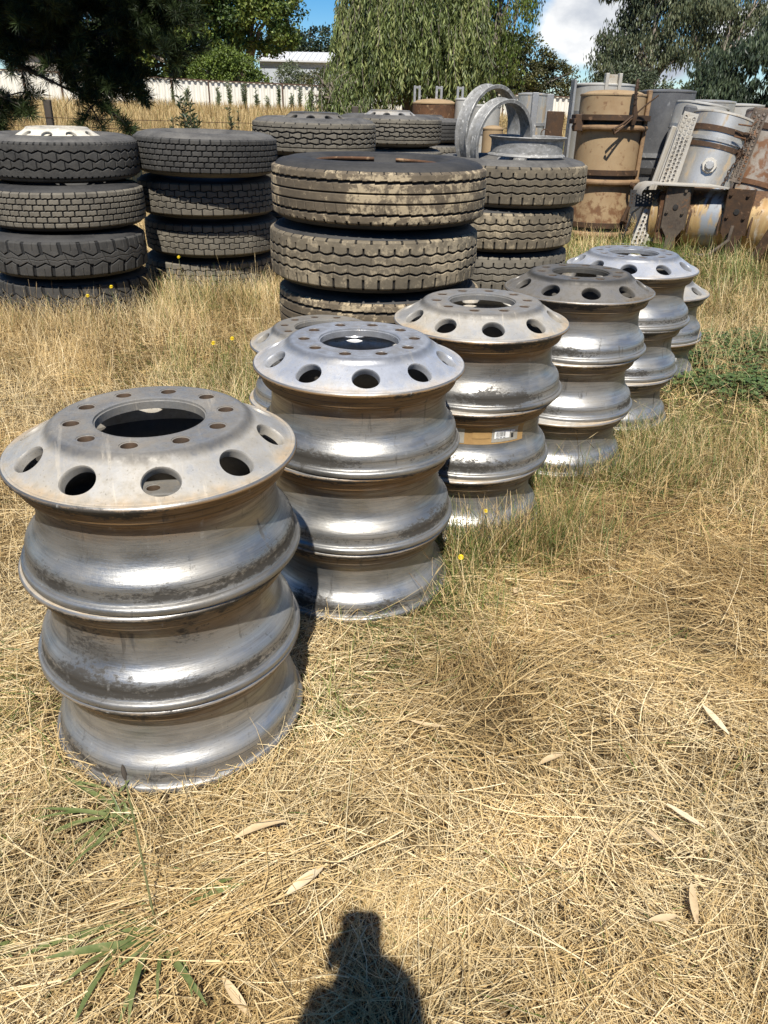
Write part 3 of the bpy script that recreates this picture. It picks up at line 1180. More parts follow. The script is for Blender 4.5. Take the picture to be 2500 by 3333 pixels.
standing_ring('split_rim', .262, .098, (.60, 5.70, 1.205), R_(-46), R_(3), 'larger grey steel split rim standing upright on the tyre, rearmost')
standing_ring('split_rim', .236, .098, (.665, 5.55, 1.155), R_(-52), R_(6), 'smaller grey steel split rim leaning on the larger one')
o = link('split_rim', split_ring_mesh(.235, .115, 2), M['rimsteel'])
o.location = (.870, 5.50, 1.072); o.rotation_euler = (R_(.5), R_(.6), 0)
tag(o, 'grey steel split rim lying flat on the tyre beside two upright ones', 'wheel rim', 'loose split rims on a tyre')

# ------------------------------------------------------------------ fuel tanks and brackets
M['tan'] = mat_plain('tan_dusty_paint', (.36, .255, .14), (.27, .18, .09), 4, (.6, .85), 0, (.15, .09, .05), .62, bump=.15)
mt_ = MT('tan_paint_rusting_low')
na, nb_, nc_ = mt_.noise(4, 8, .62), mt_.noise(11, 7, .65), mt_.noise(60, 4, .6)
zt_ = mt_.sep()[2]
ct = mt_.mix(mt_.rng(na, .32, .68), (.37, .265, .145), (.28, .185, .095))
ct = mt_.mix(mt_.rng(mt_.math('ADD', nb_, mt_.rng(zt_, .75, .0, 0, .20)), .58, .70), ct, (.17, .085, .038))
ct = mt_.mix(mt_.rng(nb_, .66, .72, 0, .6), ct, (.09, .055, .035))
mt_.set(Base_Color=ct, Roughness=mt_.rng(na, .3, .7, .6, .85)).bump(mt_.math('ADD', na, mt_.math('MULTIPLY', nc_, .5)), .18, .004)
M['tan_low'] = mt_.m
M['tan_rust'] = mat_plain('tan_rusting_paint', (.30, .19, .095), (.17, .10, .05), 6, (.6, .85), 0, (.10, .06, .035), .6, bump=.25)
M['alu_tank'] = mat_plain('brushed_tank_aluminium', (.60, .58, .53), (.42, .40, .355), 5, (.34, .52), .6, (.42, .33, .22), .58, stretch=(1, 1, .35), bump=.1)
M['grey_tank'] = mat_plain('dull_grey_aluminium', (.15, .15, .148), (.085, .085, .088), 5, (.5, .7), .25, (.34, .34, .33), .66, bump=.15)
M['pale_tank'] = mat_plain('pale_weathered_aluminium', (.50, .485, .44), (.38, .36, .315), 6, (.45, .65), .25, (.34, .28, .20), .66, bump=.12)
M['step'] = mat_plain('pale_step_aluminium', (.55, .52, .46), (.44, .40, .33), 8, (.45, .65), .35, (.33, .25, .16), .64, bump=.12)
M['hotrust'] = mat_plain('burnt_tank_metal', (.50, .38, .21), (.34, .20, .09), 3.2, (.38, .62), .3, (.15, .085, .04), .60, stretch=(.7, .7, 1.8), bump=.2)
M['weathered'] = mat_plain('weathered_brown_steel', (.17, .135, .10), (.08, .06, .045), 7, (.5, .8), .35, (.20, .10, .045), .60, bump=.35)
M['black'] = mat_plain('black_steel_and_shade', (.03, .028, .026), (.055, .05, .045), 10, (.5, .75), .3)  # also painted shade on the perforated panel and bolt holes


def mat_burnt(name, grey0=.60, white0=1.15, top=1.0):
    m = MT(name)
    n1, n2, n3 = m.noise(4, 8, .65, (1, 1, 1.6)), m.noise(9, 7, .65, (.5, .5, 2.2)), m.noise(45, 5, .65)
    xyz = m.sep()
    z = xyz[2]
    c = m.mix(m.rng(n2, .32, .66), (.55, .40, .19), (.36, .21, .08))
    c = m.mix(m.math('MULTIPLY', m.rng(n2, .54, .62), m.rng(n1, .40, .56)), c, (.60, .53, .40))
    br = m.rng(m.math('ADD', n1, m.math('MULTIPLY', m.rng(xyz[0], -.05, .30), .22 * top)), .60, .66)
    c = m.mix(br, c, m.mix(m.rng(n3, .35, .65), (.15, .075, .03), (.07, .038, .02)))
    gb = m.math('MULTIPLY', m.rng(m.math('ABSOLUTE', m.math('SUBTRACT', m.math('ADD', z, m.rng(n1, .3, .7, -.05, .05)), grey0)), .10, .06), m.rng(n2, .36, .5))
    c = m.mix(gb, c, (.30, .32, .34))
    wh = m.math('MULTIPLY', m.rng(m.math('ADD', z, m.rng(n1, .3, .7, -.12, .12)), white0 - .05, white0 + .10), m.rng(n1, .62, .5))
    c = m.mix(wh, c, (.66, .62, .54))
    m.set(Base_Color=c, Metallic=m.rng(br, 0, 1, .25, .05), Roughness=m.rng(m.math('ADD', br, n2), .3, 1.4, .36, .85))
    m.bump(m.math('ADD', n1, m.math('MULTIPLY', n3, .6)), .3, .005)
    return m.m


M['burnt'] = mat_burnt('burnt_rusting_tank')
M['grey_rust'] = mat_plain('grey_metal_rusting', (.34, .30, .25), (.22, .185, .15), 4, (.45, .7), .3, (.17, .08, .035), .53, bump=.3)


def axis_matrix(p0, p1, spin=0.0):
    d = (Vector(p1) - Vector(p0)).normalized()
    x = Vector((1, 0, 0)) if abs(d.z) > .5 else Vector((0, 0, 1))
    x = (x - d * x.dot(d)).normalized()
    y = d.cross(x)
    return Matrix((x, y, d)).transposed() @ Matrix.Rotation(spin, 3, 'Z')


def tank_root(label, p0, p1, spin=0.0, group='scrapped truck fuel tanks'):
    t = thing('fuel_tank', label, 'tank', p0, group)
    t.rotation_euler = axis_matrix(p0, p1, spin).to_euler()
    return t, (Vector(p1) - Vector(p0)).length


def shell(t, R, L, mat, dome=.03, dents=0.0, seams=(), capmat=None):
    mb = MB()
    pr = [(R - .012, .0), (R - .002, .003), (R, .012)]
    nz_ = 14
    pr += [(R, .012 + (L - .024) * (i + 1) / (nz_ + 1)) for i in range(nz_)]
    pr += [(R, L - .012)]
    jit = None
    if dents:
        ph = random.uniform(0, 6)
        jit = lambda a, z: dents * (math.sin(3 * a + ph + 4 * z) * .5 + math.sin(5 * a - 2 * ph + 9 * z) * .4)
    mb.lathe(pr, 64, jit=jit)
    s = mb.build('shell', mat, t)
    for nm, sg in (('end_cap', 1), ('end_cap', -1)):
        cb = MB()
        z0 = L if sg > 0 else 0
        pr2 = [(R + .001, z0 - sg * .014), (R + .006, z0 - sg * .010), (R + .006, z0 + sg * .004), (R - .002, z0 + sg * .009), (R - .010, z0 + sg * .006), (R - .02, z0 + sg * .008)]
        for k in range(1, 8):
            q = k / 7
            pr2.append(((R - .02) * (1 - q), z0 + sg * (.008 + dome * math.sqrt(max(0, 1 - (1 - q) ** 2)))))
        cb.lathe(pr2 if sg > 0 else pr2[::-1], 64)
        cb.build(nm, capmat or mat, t)
    return s


def band(t, R, z, h, mat, name='strap', thick=.012, tube=False):
    mb = MB()
    if tube:
        mb.lathe([(R + thick + thick * math.cos(a), z + h / 2 * math.sin(a)) for a in np.linspace(0, 2 * PI, 13)[:-1]], 64, closed=True)
    else:
        mb.lathe([(R + .001, z - h / 2), (R + thick, z - h / 2), (R + thick, z + h / 2), (R + .001, z + h / 2)], 64, closed=True)
    return mb.build(name, mat, t, angle=30)


# tan standing tank with three strap pairs
t, L = tank_root('tall tan standing fuel tank with three pairs of rusty straps', (2.455, 9.73, .01), (2.455, 9.76, 1.49))
shell(t, .357, L, M['tan_low'], .045, .003, capmat=M['tan'])
for z, d in ((1.255, .075), (.705, .035), (.150, .03)):
    band(t, .357, z, .055, M['rust_dark'], 'strap', d)
    band(t, .357, z - .098, .062, M['tan_rust'], 'strap', .032, True)
    band(t, .358, z - .05, .05, M['black'], 'gap_band', .006)  # black band filling the gap between the paired straps
mb = MB()
mb.box((-.39, -.16, 1.20), (.10, .12, .17), bevel=.008)
mb.box((-.44, -.10, 1.215), (.03, .26, .05), bevel=.005)
mb.build('bracket', M['rust_dark'], t)
mb = MB()
mb.bar((.335, -.155, .55), (.352, -.150, 1.53), .085, .045, (1, 0, 0), .006)
mb.build('bracket', M['tan_rust'], t)
mb = MB()
mb.tube([(.235, -.33, .60), (.25, -.375, .585), (.285, -.37, .56), (.28, -.365, .44), (.225, -.36, .29), (.205, -.36, .215), (.245, -.345, .19)], [.022, .028, .03, .024, .022, .032, .024], 10)
mb.build('drain_pipe', M['rust_dark'], t)

mb = MB()
mb.tube([(2.60, 9.335, 1.205), (2.602, 9.33, 1.30), (2.588, 9.325, 1.40), (2.575, 9.32, 1.52), (2.578, 9.32, 1.60), (2.582, 9.325, 1.635)], [.022, .034, .017, .016, .018, .012], 9)
mb.tube([(2.60, 9.33, 1.30), (2.70, 9.31, 1.40), (2.815, 9.30, 1.492)], .008, 7)
mb.tube([(2.60, 9.33, 1.31), (2.47, 9.28, 1.21), (2.36, 9.25, 1.155)], [.012, .011, .012], 7)
mb.tube([(2.60, 9.33, 1.29), (2.50, 9.29, 1.20), (2.38, 9.22, 1.12), (2.36, 9.21, 1.17)], [.009, .009, .012, .014], 7)
for k in range(5):
    z = 1.40 + k * .05
    mb.tube([(2.582, 9.322, z), (2.582, 9.322, z + .012)], .022, 9)
ro = mb.build('rusty_rod', M['rust_dark'])
tag(ro, 'bent dark rusty rod standing in the strap of the tan tank', 'rod')

# pale tank behind, with bracket box on its top edge
t, L = tank_root('pale fuel tank standing behind the tan one with a bracket box on top', (2.66, 11.15, .1), (2.66, 11.15, 1.62))
shell(t, .385, L, M['pale_tank'], .02, .003)
band(t, .385, 1.2, .06, M['galv'], 'strap')
mb = MB()
mb.box((-.06, -.36, 1.53), (.04, .10, .22), bevel=.004)
mb.box((.10, -.36, 1.53), (.04, .10, .22), bevel=.004)
mb.box((.02, -.32, 1.53), (.12, .012, .20))
mb.build('bracket', M['step'], t)
mb = MB(); mb.box((-.40, -.12, .95), (.03, .22, 1.24), bevel=.004); mb.build('side_plate', M['galv'], t)

# dark grey tank, right of the tan tank
t, L = tank_root('dark grey scuffed fuel tank standing between the tan and leaning silver tanks', (3.43, 10.95, .05), (3.42, 10.95, 1.56))
shell(t, .335, L, M['grey_tank'], .02, .004)
band(t, .335, .62, .07, M['black'], 'strap', .02)
band(t, .335, .80, .05, M['galv'], 'strap', .014)
mb = MB(); patch_v = []
mb.lathe([(.3375, .95), (.3375, 1.22)], 8, a0=R_(268), a1=R_(292))
mb.build('scuff_plate', M['alu_tank'], t)
mb = MB(); mb.box((.05, -.42, .52), (.42, .10, .30), bevel=.01); mb.build('bracket', M['black'], t)

# dented grey tank
t, L = tank_root('dented pale grey fuel tank behind the perforated step', (3.42, 10.15, .02), (3.62, 10.2, 1.41))
shell(t, .30, L, M['pale_tank'], .02, .010)
band(t, .30, 1.15, .05, M['galv'], 'strap')
mb = MB(); mb.box((-.22, -.27, 1.30), (.14, .10, .12), bevel=.03); mb.build('filler_neck', M['grey_tank'], t)

# leaning silver tank
LA, LB = Vector((3.235, 9.06, .02)), Vector((3.525, 9.20, 1.285))
t, L = tank_root('silver fuel tank leaning right with round filler cap and two dark straps', LA, LB)
shell(t, .325, L, M['alu_tank'], .03, .003, capmat=M['step'])
band(t, .325, L - .155, .055, M['rust_dark'], 'strap', .010)
band(t, .325, L - .255, .035, M['galv'], 'strap', .014)
band(t, .325, L - .315, .045, M['rust_dark'], 'strap', .010)
for dz in (-.155, -.315):
    mb = MB()
    mb.box((.17, -.285, L + dz), (.06, .05, .07), Matrix.Rotation(R_(30), 3, 'Z'), .004)
    mb.tube([(.13, -.325, L + dz), (.28, -.25, L + dz)], .008, 8)
    mb.build('strap_clamp', M['rust_dark'], t)
cap = MB()
Mc = Matrix.Translation((-.095, -.311, .80)) @ Matrix.Rotation(R_(-17), 4, 'Z') @ Matrix.Rotation(PI / 2, 4, 'X')
cap.lathe([(.0, .030), (.072, .030), (.078, .018), (.080, -.03)][::-1], 8, Mc)
cp = cap.build('cap_flange', M['step'], t, angle=20)
cap = MB()
cap.lathe([(.0, .058), (.036, .058), (.042, .054), (.044, .03), (.050, .028)][::-1], 32, Mc, jit=lambda a, z: .0025 * math.cos(12 * a))
cap.build('filler_cap', M['galv'], t, angle=30)
mb = MB(); mb.bar((.20, -.30, .02), (.20, -.30, .26), .20, .03, (0, 1, 0), .01); mb.build('bracket', M['rust'], t)


def perforated_mesh(cols, rows, pitch, hole, thick, margin, name='perforated_plate', ridge=True):
    """plate in x (columns) and z (rows), real round holes, alternate columns shifted"""
    mb = MB()
    Wd = cols * pitch
    for c in range(cols):
        x0 = (c - (cols - 1) / 2) * pitch
        sh = .5 * pitch if c % 2 else 0
        n = rows - (1 if c % 2 else 0)
        for r in range(n):
            z0 = (r + .5) * pitch + sh
            for sgn in (1, -1):
                yv = -thick / 2 * sgn
                per = MB()
                ogrid(per, pitch / 2, pitch / 2, hole, hole, lambda x, y: Vector((x0 + x, yv, z0 + y)), 4, 1)
                mb.add(per.v, per.f if sgn > 0 else [q[::-1] for q in per.f])
            ring = []
            k = 16
            prof = [(hole, -thick / 2), (hole, thick / 2)]
            if ridge: prof = [(hole + .0055, -thick / 2), (hole + .004, -thick / 2 - .006), (hole, -thick / 2 - .006), (hole, thick / 2)]
            vs = []
            for p in prof:
                vs += [Vector((x0 + p[0] * math.cos(2 * PI * i / k), p[1], z0 + p[0] * math.sin(2 * PI * i / k))) for i in range(k)]
            fs = []
            for j in range(len(prof) - 1):
                for i in range(k):
                    fs.append((j * k + i, j * k + (i + 1) % k, (j + 1) * k + (i + 1) % k, (j + 1) * k + i))
            mb.add(vs, fs)
        if c % 2:
            mb.box((x0, 0, pitch * .25), (pitch, thick, pitch * .5))
            mb.box((x0, 0, rows * pitch - pitch * .25), (pitch, thick, pitch * .5))
    Lz = rows * pitch
    for s in (-1, 1):
        mb.box((s * (Wd / 2 + margin / 2), .012, Lz / 2), (margin, thick + .026, Lz + .02), bevel=.004)
    mb.box((0, 0, -.012), (Wd + 2 * margin, thick, .024), bevel=.001)
    mb.box((0, 0, Lz + .012), (Wd + 2 * margin, thick, .024), bevel=.001)
    return mb.mesh(name, True, 30)


def place_strip(o, p0, p1, facing):
    z = (Vector(p1) - Vector(p0)).normalized()
    y = -Vector(facing)
    x = y.cross(z).normalized()
    y = z.cross(x)
    o.rotation_euler = Matrix((x, y, z)).transposed().to_euler()
    o.location = p0


st = link('tank_step', perforated_mesh(3, 29, .042, .0135, .006, .012), M['step'])
place_strip(st, (2.80, 8.84, .12), (3.075, 8.88, 1.445), (-.12, -1, .1))
tag(st, 'long perforated step leaning against the silver tank', 'step', 'perforated tank steps')
mb = MB()
mb.bar((2.80, 8.98, .10), (3.09, 9.06, 1.29), .17, .035, (.2, -1, 0), .012)
mb.bar((2.74, 9.05, .10), (3.00, 9.12, 1.20), .10, .035, (.2, -1, 0), .010)
mb.bar((2.93, 8.86, .22), (3.12, 8.97, 1.12), .030, .03, (.2, -1, 0), .004)
o = mb.build('bracket_rail', M['step'])
tag(o, 'pair of long tan mounting rails leaning left of the silver tank', 'rail')

# rusty tank at the right edge with its own step and a chain hanging between
t, L = tank_root('rust stained fuel tank leaning at the far right edge', (3.90, 9.35, .02), (4.20, 9.5, 1.31))
shell(t, .32, L, M['grey_rust'], .03, .003)
band(t, .32, .62, .05, M['rust'], 'strap', .02)
band(t, .32, .50, .06, M['tan_rust'], 'strap', .028, True)
band(t, .32, L - .16, .06, M['rust_dark'], 'strap', .016)
st = link('tank_step', perforated_mesh(3, 16, .042, .013, .006, .012), M['rust'])
st.data.materials[0] = M['weathered']
place_strip(st, (3.62, 8.86, .72), (3.82, 8.98, 1.50), (-.2, -1, .1))
tag(st, 'rusty perforated step at the right edge beside the chain', 'step', 'perforated tank steps')
mb = MB()
mb.bar((3.46, 8.90, .30), (3.66, 9.00, 1.10), .035, .03, (0, -1, 0), .004)
mb.tube([(3.52, 8.80, 1.24), (3.66, 8.80, 1.225), (3.70, 8.81, 1.27)], .008, 7)
mb.tube([(3.50, 8.80, 1.13), (3.62, 8.80, 1.11), (3.64, 8.81, 1.03)], .008, 7)
o = mb.build('bracket_rail', M['rust'])
tag(o, 'thin rusty rail with bent rods between silver and rusty tank', 'rail')
mb = MB()
for k in range(17):
    q = k / 16
    c = Vector((3.61 - .19 * q, 8.76 + .02 * math.sin(k), 1.04 - .48 * q))
    ax = Vector((-.37, 0, -.93)).normalized()
    sd = Vector((0, 1, 0)) if k % 2 else Vector((.93, 0, -.37))
    pts = []
    for i in range(13):
        a = 2 * PI * i / 12
        pts.append(c + ax * .024 * math.cos(a) + sd * .013 * math.sin(a))
    mb.tube(pts, .0045, 6, cap=False)
o = mb.build('chain', M['rust_dark'])
tag(o, 'dark rusty chain hanging beside the leaning silver tank', 'chain')

# tank lying on its side with bracket straps
HA, HB = Vector((2.93, 9.02, .345)), Vector((4.55, 7.99, .345))
t, L = tank_root('rusty burnt fuel tank lying on its side in the grass', HA, HB)
shell(t, .300, L, M['burnt'], .03, .004)
for z in (.31, .92, 1.5):
    band(t, .300, z, .055, M['galv'] if z > .5 else M['rust'], 'strap', .012)
# mounting brackets, given in world space and parented with the inverse
Minv = (Matrix.Translation(t.location) @ t.rotation_euler.to_matrix().to_4x4()).inverted()
ux = (HB - HA).normalized(); uy = Vector((-ux.y, ux.x, 0)).normalized()
if uy.y > 0: uy = -uy     # towards the camera
uz = Vector((0, 0, 1))


def plate(pts, c, th, hole=None):
    """flat plate outline in (ux,uz) round centre c, thickness th along uy"""
    n = len(pts)
    vs = []
    for s in (.5, -.5):
        vs += [c + ux * x + uz * z + uy * th * s for x, z in pts]
    fs = [tuple(range(n)), tuple(range(2 * n - 1, n - 1, -1))]
    for i in range(n):
        j = (i + 1) % n
        fs.append((i, i + n, j + n, j))
    return [Minv @ v for v in vs], fs


def bracket(s, mat, drop):
    mb = MB()
    c = HA + ux * s + uy * .335 + uz * .02
    W_ = .115
    mb.add(*plate([(-W_, -.10), (-.05, -.20), (-.05, -.33), (.05, -.33), (.05, -.20), (W_, -.10), (W_, .31), (-W_, .31)], c, .014))
    for sg in (-1, 1):
        mb.add(*plate([(-.007, -.12), (.007, -.12), (.007, .31), (-.007, .31)], c + ux * sg * W_ - uy * .06, .12))
    for bx, bz in ((-.08, .26), (.08, .26), (-.08, .05), (.08, .05)):
        p = c + ux * bx + uz * bz
        mb.tube([Minv @ (p + uy * .004), Minv @ (p + uy * .026)], .016, 6)
    return mb.build('mounting_bracket', mat, t, angle=30)


b1 = bracket(.26, M['weathered'], 0)
b2 = bracket(.86, M['rust_dark'], 0)
for b, s in ((b1, .26), (b2, .86)):
    p = HA + ux * s + uy * .345 + uz * .12
    mb = MB(); mb.tube([Minv @ p, Minv @ (p + uy * .004)], .028, 14); mb.build('bolt_hole_shade_disc', M['black'], b)  # black disc on the plate, painted dark like the inside of a hole
for s in (.26, .86):
    for sg in (-1, 1):
        mb = MB()
        p = HA + ux * (s + sg * .15) + uy * .27 + uz * .0
        mb.tube([Minv @ (p + uz * .10), Minv @ (p + uy * .05), Minv @ (p + uy * .05 - uz * .12)], .011, 7)
        mb.build('strap_bolt', M['rust_dark'], t)
mb = MB(); p = HA + ux * 1.16 + uz * .33 + uy * .1
mb.box(Minv @ p, (.07, .07, .10), bevel=.01)
mb.tube([Minv @ (p - uz * .02), Minv @ (p + uz * .12)], .014, 8); mb.build('clamp', M['rust_dark'], t)

# bent step bracket at the left of the lying tank
mb = MB()
cx, cy = 2.93, 8.62
prof = [(-.50, -.02), (-.49, .03), (-.45, .075), (-.38, .095), (.30, .10), (.44, .085), (.52, .04), (.60, -.03)]
vs, fs = [], []
for (a, z) in prof:
    for dy in (-.12, .20):
        vs.append((cx + a * .86 + .12, cy - a * .42 + dy, .585 + z))
for i in range(len(prof) - 1):
    fs.append((2 * i, 2 * i + 1, 2 * i + 3, 2 * i + 2))
n0 = len(vs)
vs += [(x, y, z - .012) for x, y, z in vs]
fs += [tuple(q + n0 for q in f[::-1]) for f in fs]
for i in range(len(prof) - 1):
    fs.append((2 * i, 2 * i + 2, 2 * i + 2 + n0, 2 * i + n0)); fs.append((2 * i + 1, 2 * i + 1 + n0, 2 * i + 3 + n0, 2 * i + 3))
mb.add(vs, fs)
t = thing('step_bracket', 'bent sheet metal step bracket resting on the lying tank', 'bracket', (0, 0, 0))
mb.build('sheet', M['step'], t)
pl = link('perforated_panel', perforated_mesh(9, 4, .030, .009, .004, .012, ridge=False), M['black'], t)  # shadow under the bent sheet is put into the panel's black colour
place_strip(pl, (2.70, 8.84, .46), (2.70, 8.86, .58), (-.35, -1, 0))
mb = MB(); mb.box((2.90, 8.74, .33), (.10, .12, .50), Matrix.Rotation(R_(-30), 3, 'Z'), .01); mb.build('leg', M['rust'], t)
st = link('tank_step', perforated_mesh(3, 8, .042, .0135, .006, .012), M['step'])
place_strip(st, (2.70, 8.80, .06), (2.80, 8.86, .38), (-.1, -1, .1))
tag(st, 'short perforated step end standing in grass under the step bracket', 'step', 'perforated tank steps')

# loose bits in the grass by the lying tank
mb = MB()
mb.tube([(3.05, 8.35, .03), (3.25, 8.22, .05), (3.42, 8.20, .20), (3.44, 8.22, .34)], .018, 8)
o = mb.build('bent_pipe', M['weathered']); tag(o, 'short bent rusty pipe poking up before the lying tank', 'pipe')
mb = MB()
mb.tube([(2.62, 9.15, .02), (2.66, 9.05, .35), (2.82, 8.95, .52), (2.98, 8.9, .50)], .012, 8)
mb.tube([(2.5, 9.1, .02), (2.72, 8.6, .08), (2.78, 8.45, .02)], .007, 6)
o = mb.build('grey_hose', M['galv']); tag(o, 'thin grey hose looping up beside the short perforated step', 'hose')
mb = MB()
mb.bar((3.62, 8.02, .0), (3.78, 7.98, .42), .10, .02, (0, -1, 0), .004)
mb.bar((3.78, 7.99, .40), (3.90, 7.93, .26), .10, .02, (0, -1, 0), .004)
o = mb.build('angle_iron', M['rust_dark']); tag(o, 'folded dark angle iron leaning at the lower right end of the tank', 'bracket')

# white-ish tank at the far right, lying
t, L = tank_root('white bleached fuel tank lying at the lower right edge', (4.10, 8.62, .36), (5.3, 7.9, .36))
shell(t, .33, L, M['pale_tank'], .03, .003)
band(t, .33, .25, .06, M['rust'], 'strap', .014)

# small tank tops behind
for x, y, r, top, lab in ((3.98, 11.0, .30, 1.46, 'pale fuel tank just right behind the leaning silver tank'),
                          (4.45, 11.3, .32, 1.43, 'pale fuel tank farthest right in the back row of tanks'),
                          (1.97, 12.4, .205, 1.52, 'slim silver fuel tank behind the split rims beside a steel channel'),
                          (1.02, 12.7, .12, 1.44, 'small grey canister right of the rusty round tank lid'),
                          (1.27, 12.2, .23, 1.36, 'beige fuel tank seen through the upright split rims')):
    t, L = tank_root(lab, (x, y, .05), (x + .01, y, top))
    shell(t, r, L, M['alu_tank'] if x in (1.97, 3.98) else M['pale_tank'], .015, .003)
    band(t, r, top * .72, .04, M['galv'], 'strap')
    if x == 1.97:
        mb = MB(); mb.box((.0, -.235, .74), (.085, .07, 1.5), bevel=.006); mb.box((.235, -.05, .76), (.10, .08, 1.44), bevel=.006)
        mb.build('channel', M['galv'], t)
t, L = tank_root('low tan drum standing inside the view through the split rims', (1.33, 11.35, .04), (1.33, 11.35, 1.10))
shell(t, .135, L, M['tan'], .03, 0)
st = link('tank_step', perforated_mesh(3, 14, .042, .0135, .006, .010), M['step'])
place_strip(st, (1.555, 11.1, .78), (1.56, 11.12, 1.36), (-.1, -1, 0))
tag(st, 'tan perforated step standing behind the upright split rims', 'step', 'perforated tank steps')
mb = MB(); mb.bar((1.556, 11.14, .02), (1.556, 11.14, .80), .10, .03, (0, 1, 0), .004)
o = mb.build('post', M['rust']); tag(o, 'rusty post carrying the tan perforated step', 'post')
t, L = tank_root('round tank with rusty lid and three bracket posts behind the farthest tyres', (.62, 12.9, .05), (.62, 12.9, 1.385))
shell(t, .325, L, M['rust'], .05, .004, capmat=M['tan'])
for px in (-.30, .02, .33):
    mb = MB()
    mb.box((px, -.05, L + .10), (.035, .05, .24), bevel=.004)
    mb.box((px + .07, -.05, L + .10), (.035, .05, .24), bevel=.004)
    mb.box((px + .035, -.05, L + .20), (.07, .04, .03))
    mb.build('bracket_post', M['galv'], t)
# rusty angle bracket beside the tan tank
mb = MB()
mb.bar((1.86, 10.0, .0), (1.88, 10.0, 1.32), .20, .03, (0, 1, 0), .006)
mb.box((1.86, 9.95, 1.0), (.26, .14, .10), bevel=.008)
o = mb.build('angle_bracket', M['rust_dark']); tag(o, 'rusty angle bracket standing left of the tan tank', 'bracket')
mb = MB()
pts = [Vector((1.76, 9.9, 1.09)) + Vector((.045 * math.cos(a), 0, .045 * math.sin(a))) for a in np.linspace(0, 2 * PI, 17)]
mb.tube(pts, .006, 7, cap=False)
mb.tube([(1.80, 9.9, 1.06), (1.815, 9.9, .8), (1.76, 9.9, .3), (1.78, 9.9, .02)], .007, 7)
o = mb.build('wire_loop', M['rust_dark']); tag(o, 'thin wire rod with a round loop beside the rusty angle bracket', 'wire')

# ------------------------------------------------------------------ fences and sheds
M['white_sheet'] = mat_plain('white_corrugated_steel', (.76, .735, .66), (.64, .61, .52), 3, (.45, .65), 0, (.60, .56, .47), .7, stretch=(4, 1, .4), bump=.05)
M['rust_rail'] = mat_plain('rusted_fence_rail', (.10, .052, .032), (.06, .035, .024), 6, (.7, .9))
M['wood_dark'] = mat_plain('dark_weathered_post', (.045, .036, .028), (.08, .065, .05), 14, (.8, .95), stretch=(1, 1, .3))
M['shed_wall'] = mat_plain('grey_shed_sheet', (.46, .49, .52), (.40, .425, .45), 2, (.5, .7), bump=.05)
M['shed_roof'] = mat_plain('white_shed_roof', (.62, .62, .62), (.52, .52, .51), 2, (.4, .6), bump=.05)
M['brick'] = mat_plain('old_pale_wall', (.44, .40, .34), (.34, .30, .25), 4, (.7, .9))

FY = 57.0
X0, X1 = -32.0, 30.0


def ftop(x): return 2.53 - (x + 12.5) * .0214 + (.10 if x < -12 else 0) * min(1, (-12 - x) / 6 if x < -12 else 0)


t = thing('metal_fence', 'long white corrugated metal fence with rusty posts and rail', 'fence', (0, FY, 0))
nx = 1550
xs = np.linspace(X0, X1, nx)
yv = FY + .06 * np.clip(np.sin(xs * 2 * PI / .38) * 2.2, -1, 1)
tp = np.array([ftop(x) for x in xs])
V = np.concatenate([np.stack([xs, yv - FY, np.full(nx, -.1)], -1), np.stack([xs, yv - FY, tp], -1)])
i = np.arange(nx - 1)
F = np.stack([i, i + 1, i + 1 + nx, i + nx], -1)
link('sheeting', fast_mesh('sheeting', V, F, smooth=True), M['white_sheet'], t)
mb = MB()
sg = 24
for k in range(sg):
    a, b = X0 + (X1 - X0) * k / sg, X0 + (X1 - X0) * (k + 1) / sg
    mb.bar((a, -.07, ftop(a) + .02), (b, -.07, ftop(b) + .02), .10, .07, (0, 0, 1))
mb.build('rail', M['rust_rail'], t)
x = X0 + .9
while x < X1:
    mb = MB(); mb.box((x, -.10, ftop(x) / 2), (.085, .09, ftop(x)))
    mb.build('post', M['rust_rail'], t, smooth=False)
    x += 2.43 * .985

# wire fence
t = thing('wire_fence', 'sagging wire fence with dark posts across the dry paddock', 'fence', (0, 18, 0))
WY = lambda x: 0 + (x + 7) * .03
for x in (-13.5, -7.17, -.8, 5.6):
    g = gzf(x, 18)
    mb = MB(); mb.box((x, WY(x), g + .55), (.14, .11, 1.5), Matrix.Rotation(R_(1.5), 3, 'Y'), .015)
    mb.build('post', M['wood_dark'], t)
for h in (.95, .78, .60, .42):
    mb = MB()
    pts = [(xx, WY(xx) - .06, gzf(xx, 18) + h - .025 * math.sin((xx + 13.5) / 6.35 * PI) ** 2 + .02) for xx in np.linspace(-16, 8, 60)]
    mb.tube(pts, .006, 5)
    mb.build('wire', M['rust_dark'], t)

# grey shed behind the fence
t = thing('shed', 'grey metal shed with white roof beyond the corrugated fence', 'shed', (-6.0, 78, 0))
mb = MB(); mb.box((0, 2.5, 2.4), (11.5, 5, 4.6)); mb.build('wall', M['shed_wall'], t, smooth=False)
mb = MB()
mb.add([(-5.95, -.25, 4.66), (5.95, -.25, 4.66), (5.95, 5.5, 5.6), (-5.95, 5.5, 5.6), (-5.95, -.25, 4.54), (5.95, -.25, 4.54), (5.95, 5.5, 5.48), (-5.95, 5.5, 5.48)],
       [(0, 1, 2, 3), (7, 6, 5, 4), (0, 4, 5, 1), (1, 5, 6, 2), (2, 6, 7, 3), (3, 7, 4, 0)])
for k in range(25):
    xx = -5.9 + k * .49
    mb.bar((xx, -.25, 4.69), (xx, 5.5, 5.63), .05, .04)
rf = mb.build('roof', M['shed_roof'], t, smooth=False)
mb = MB(); mb.lathe([(.0, 6.02), (.20, 5.95), (.20, 5.85), (.13, 5.85), (.13, 4.9)][::-1], 16, Matrix.Translation((1.9, 3.2, 0))); mb.build('vent', M['shed_roof'], rf)
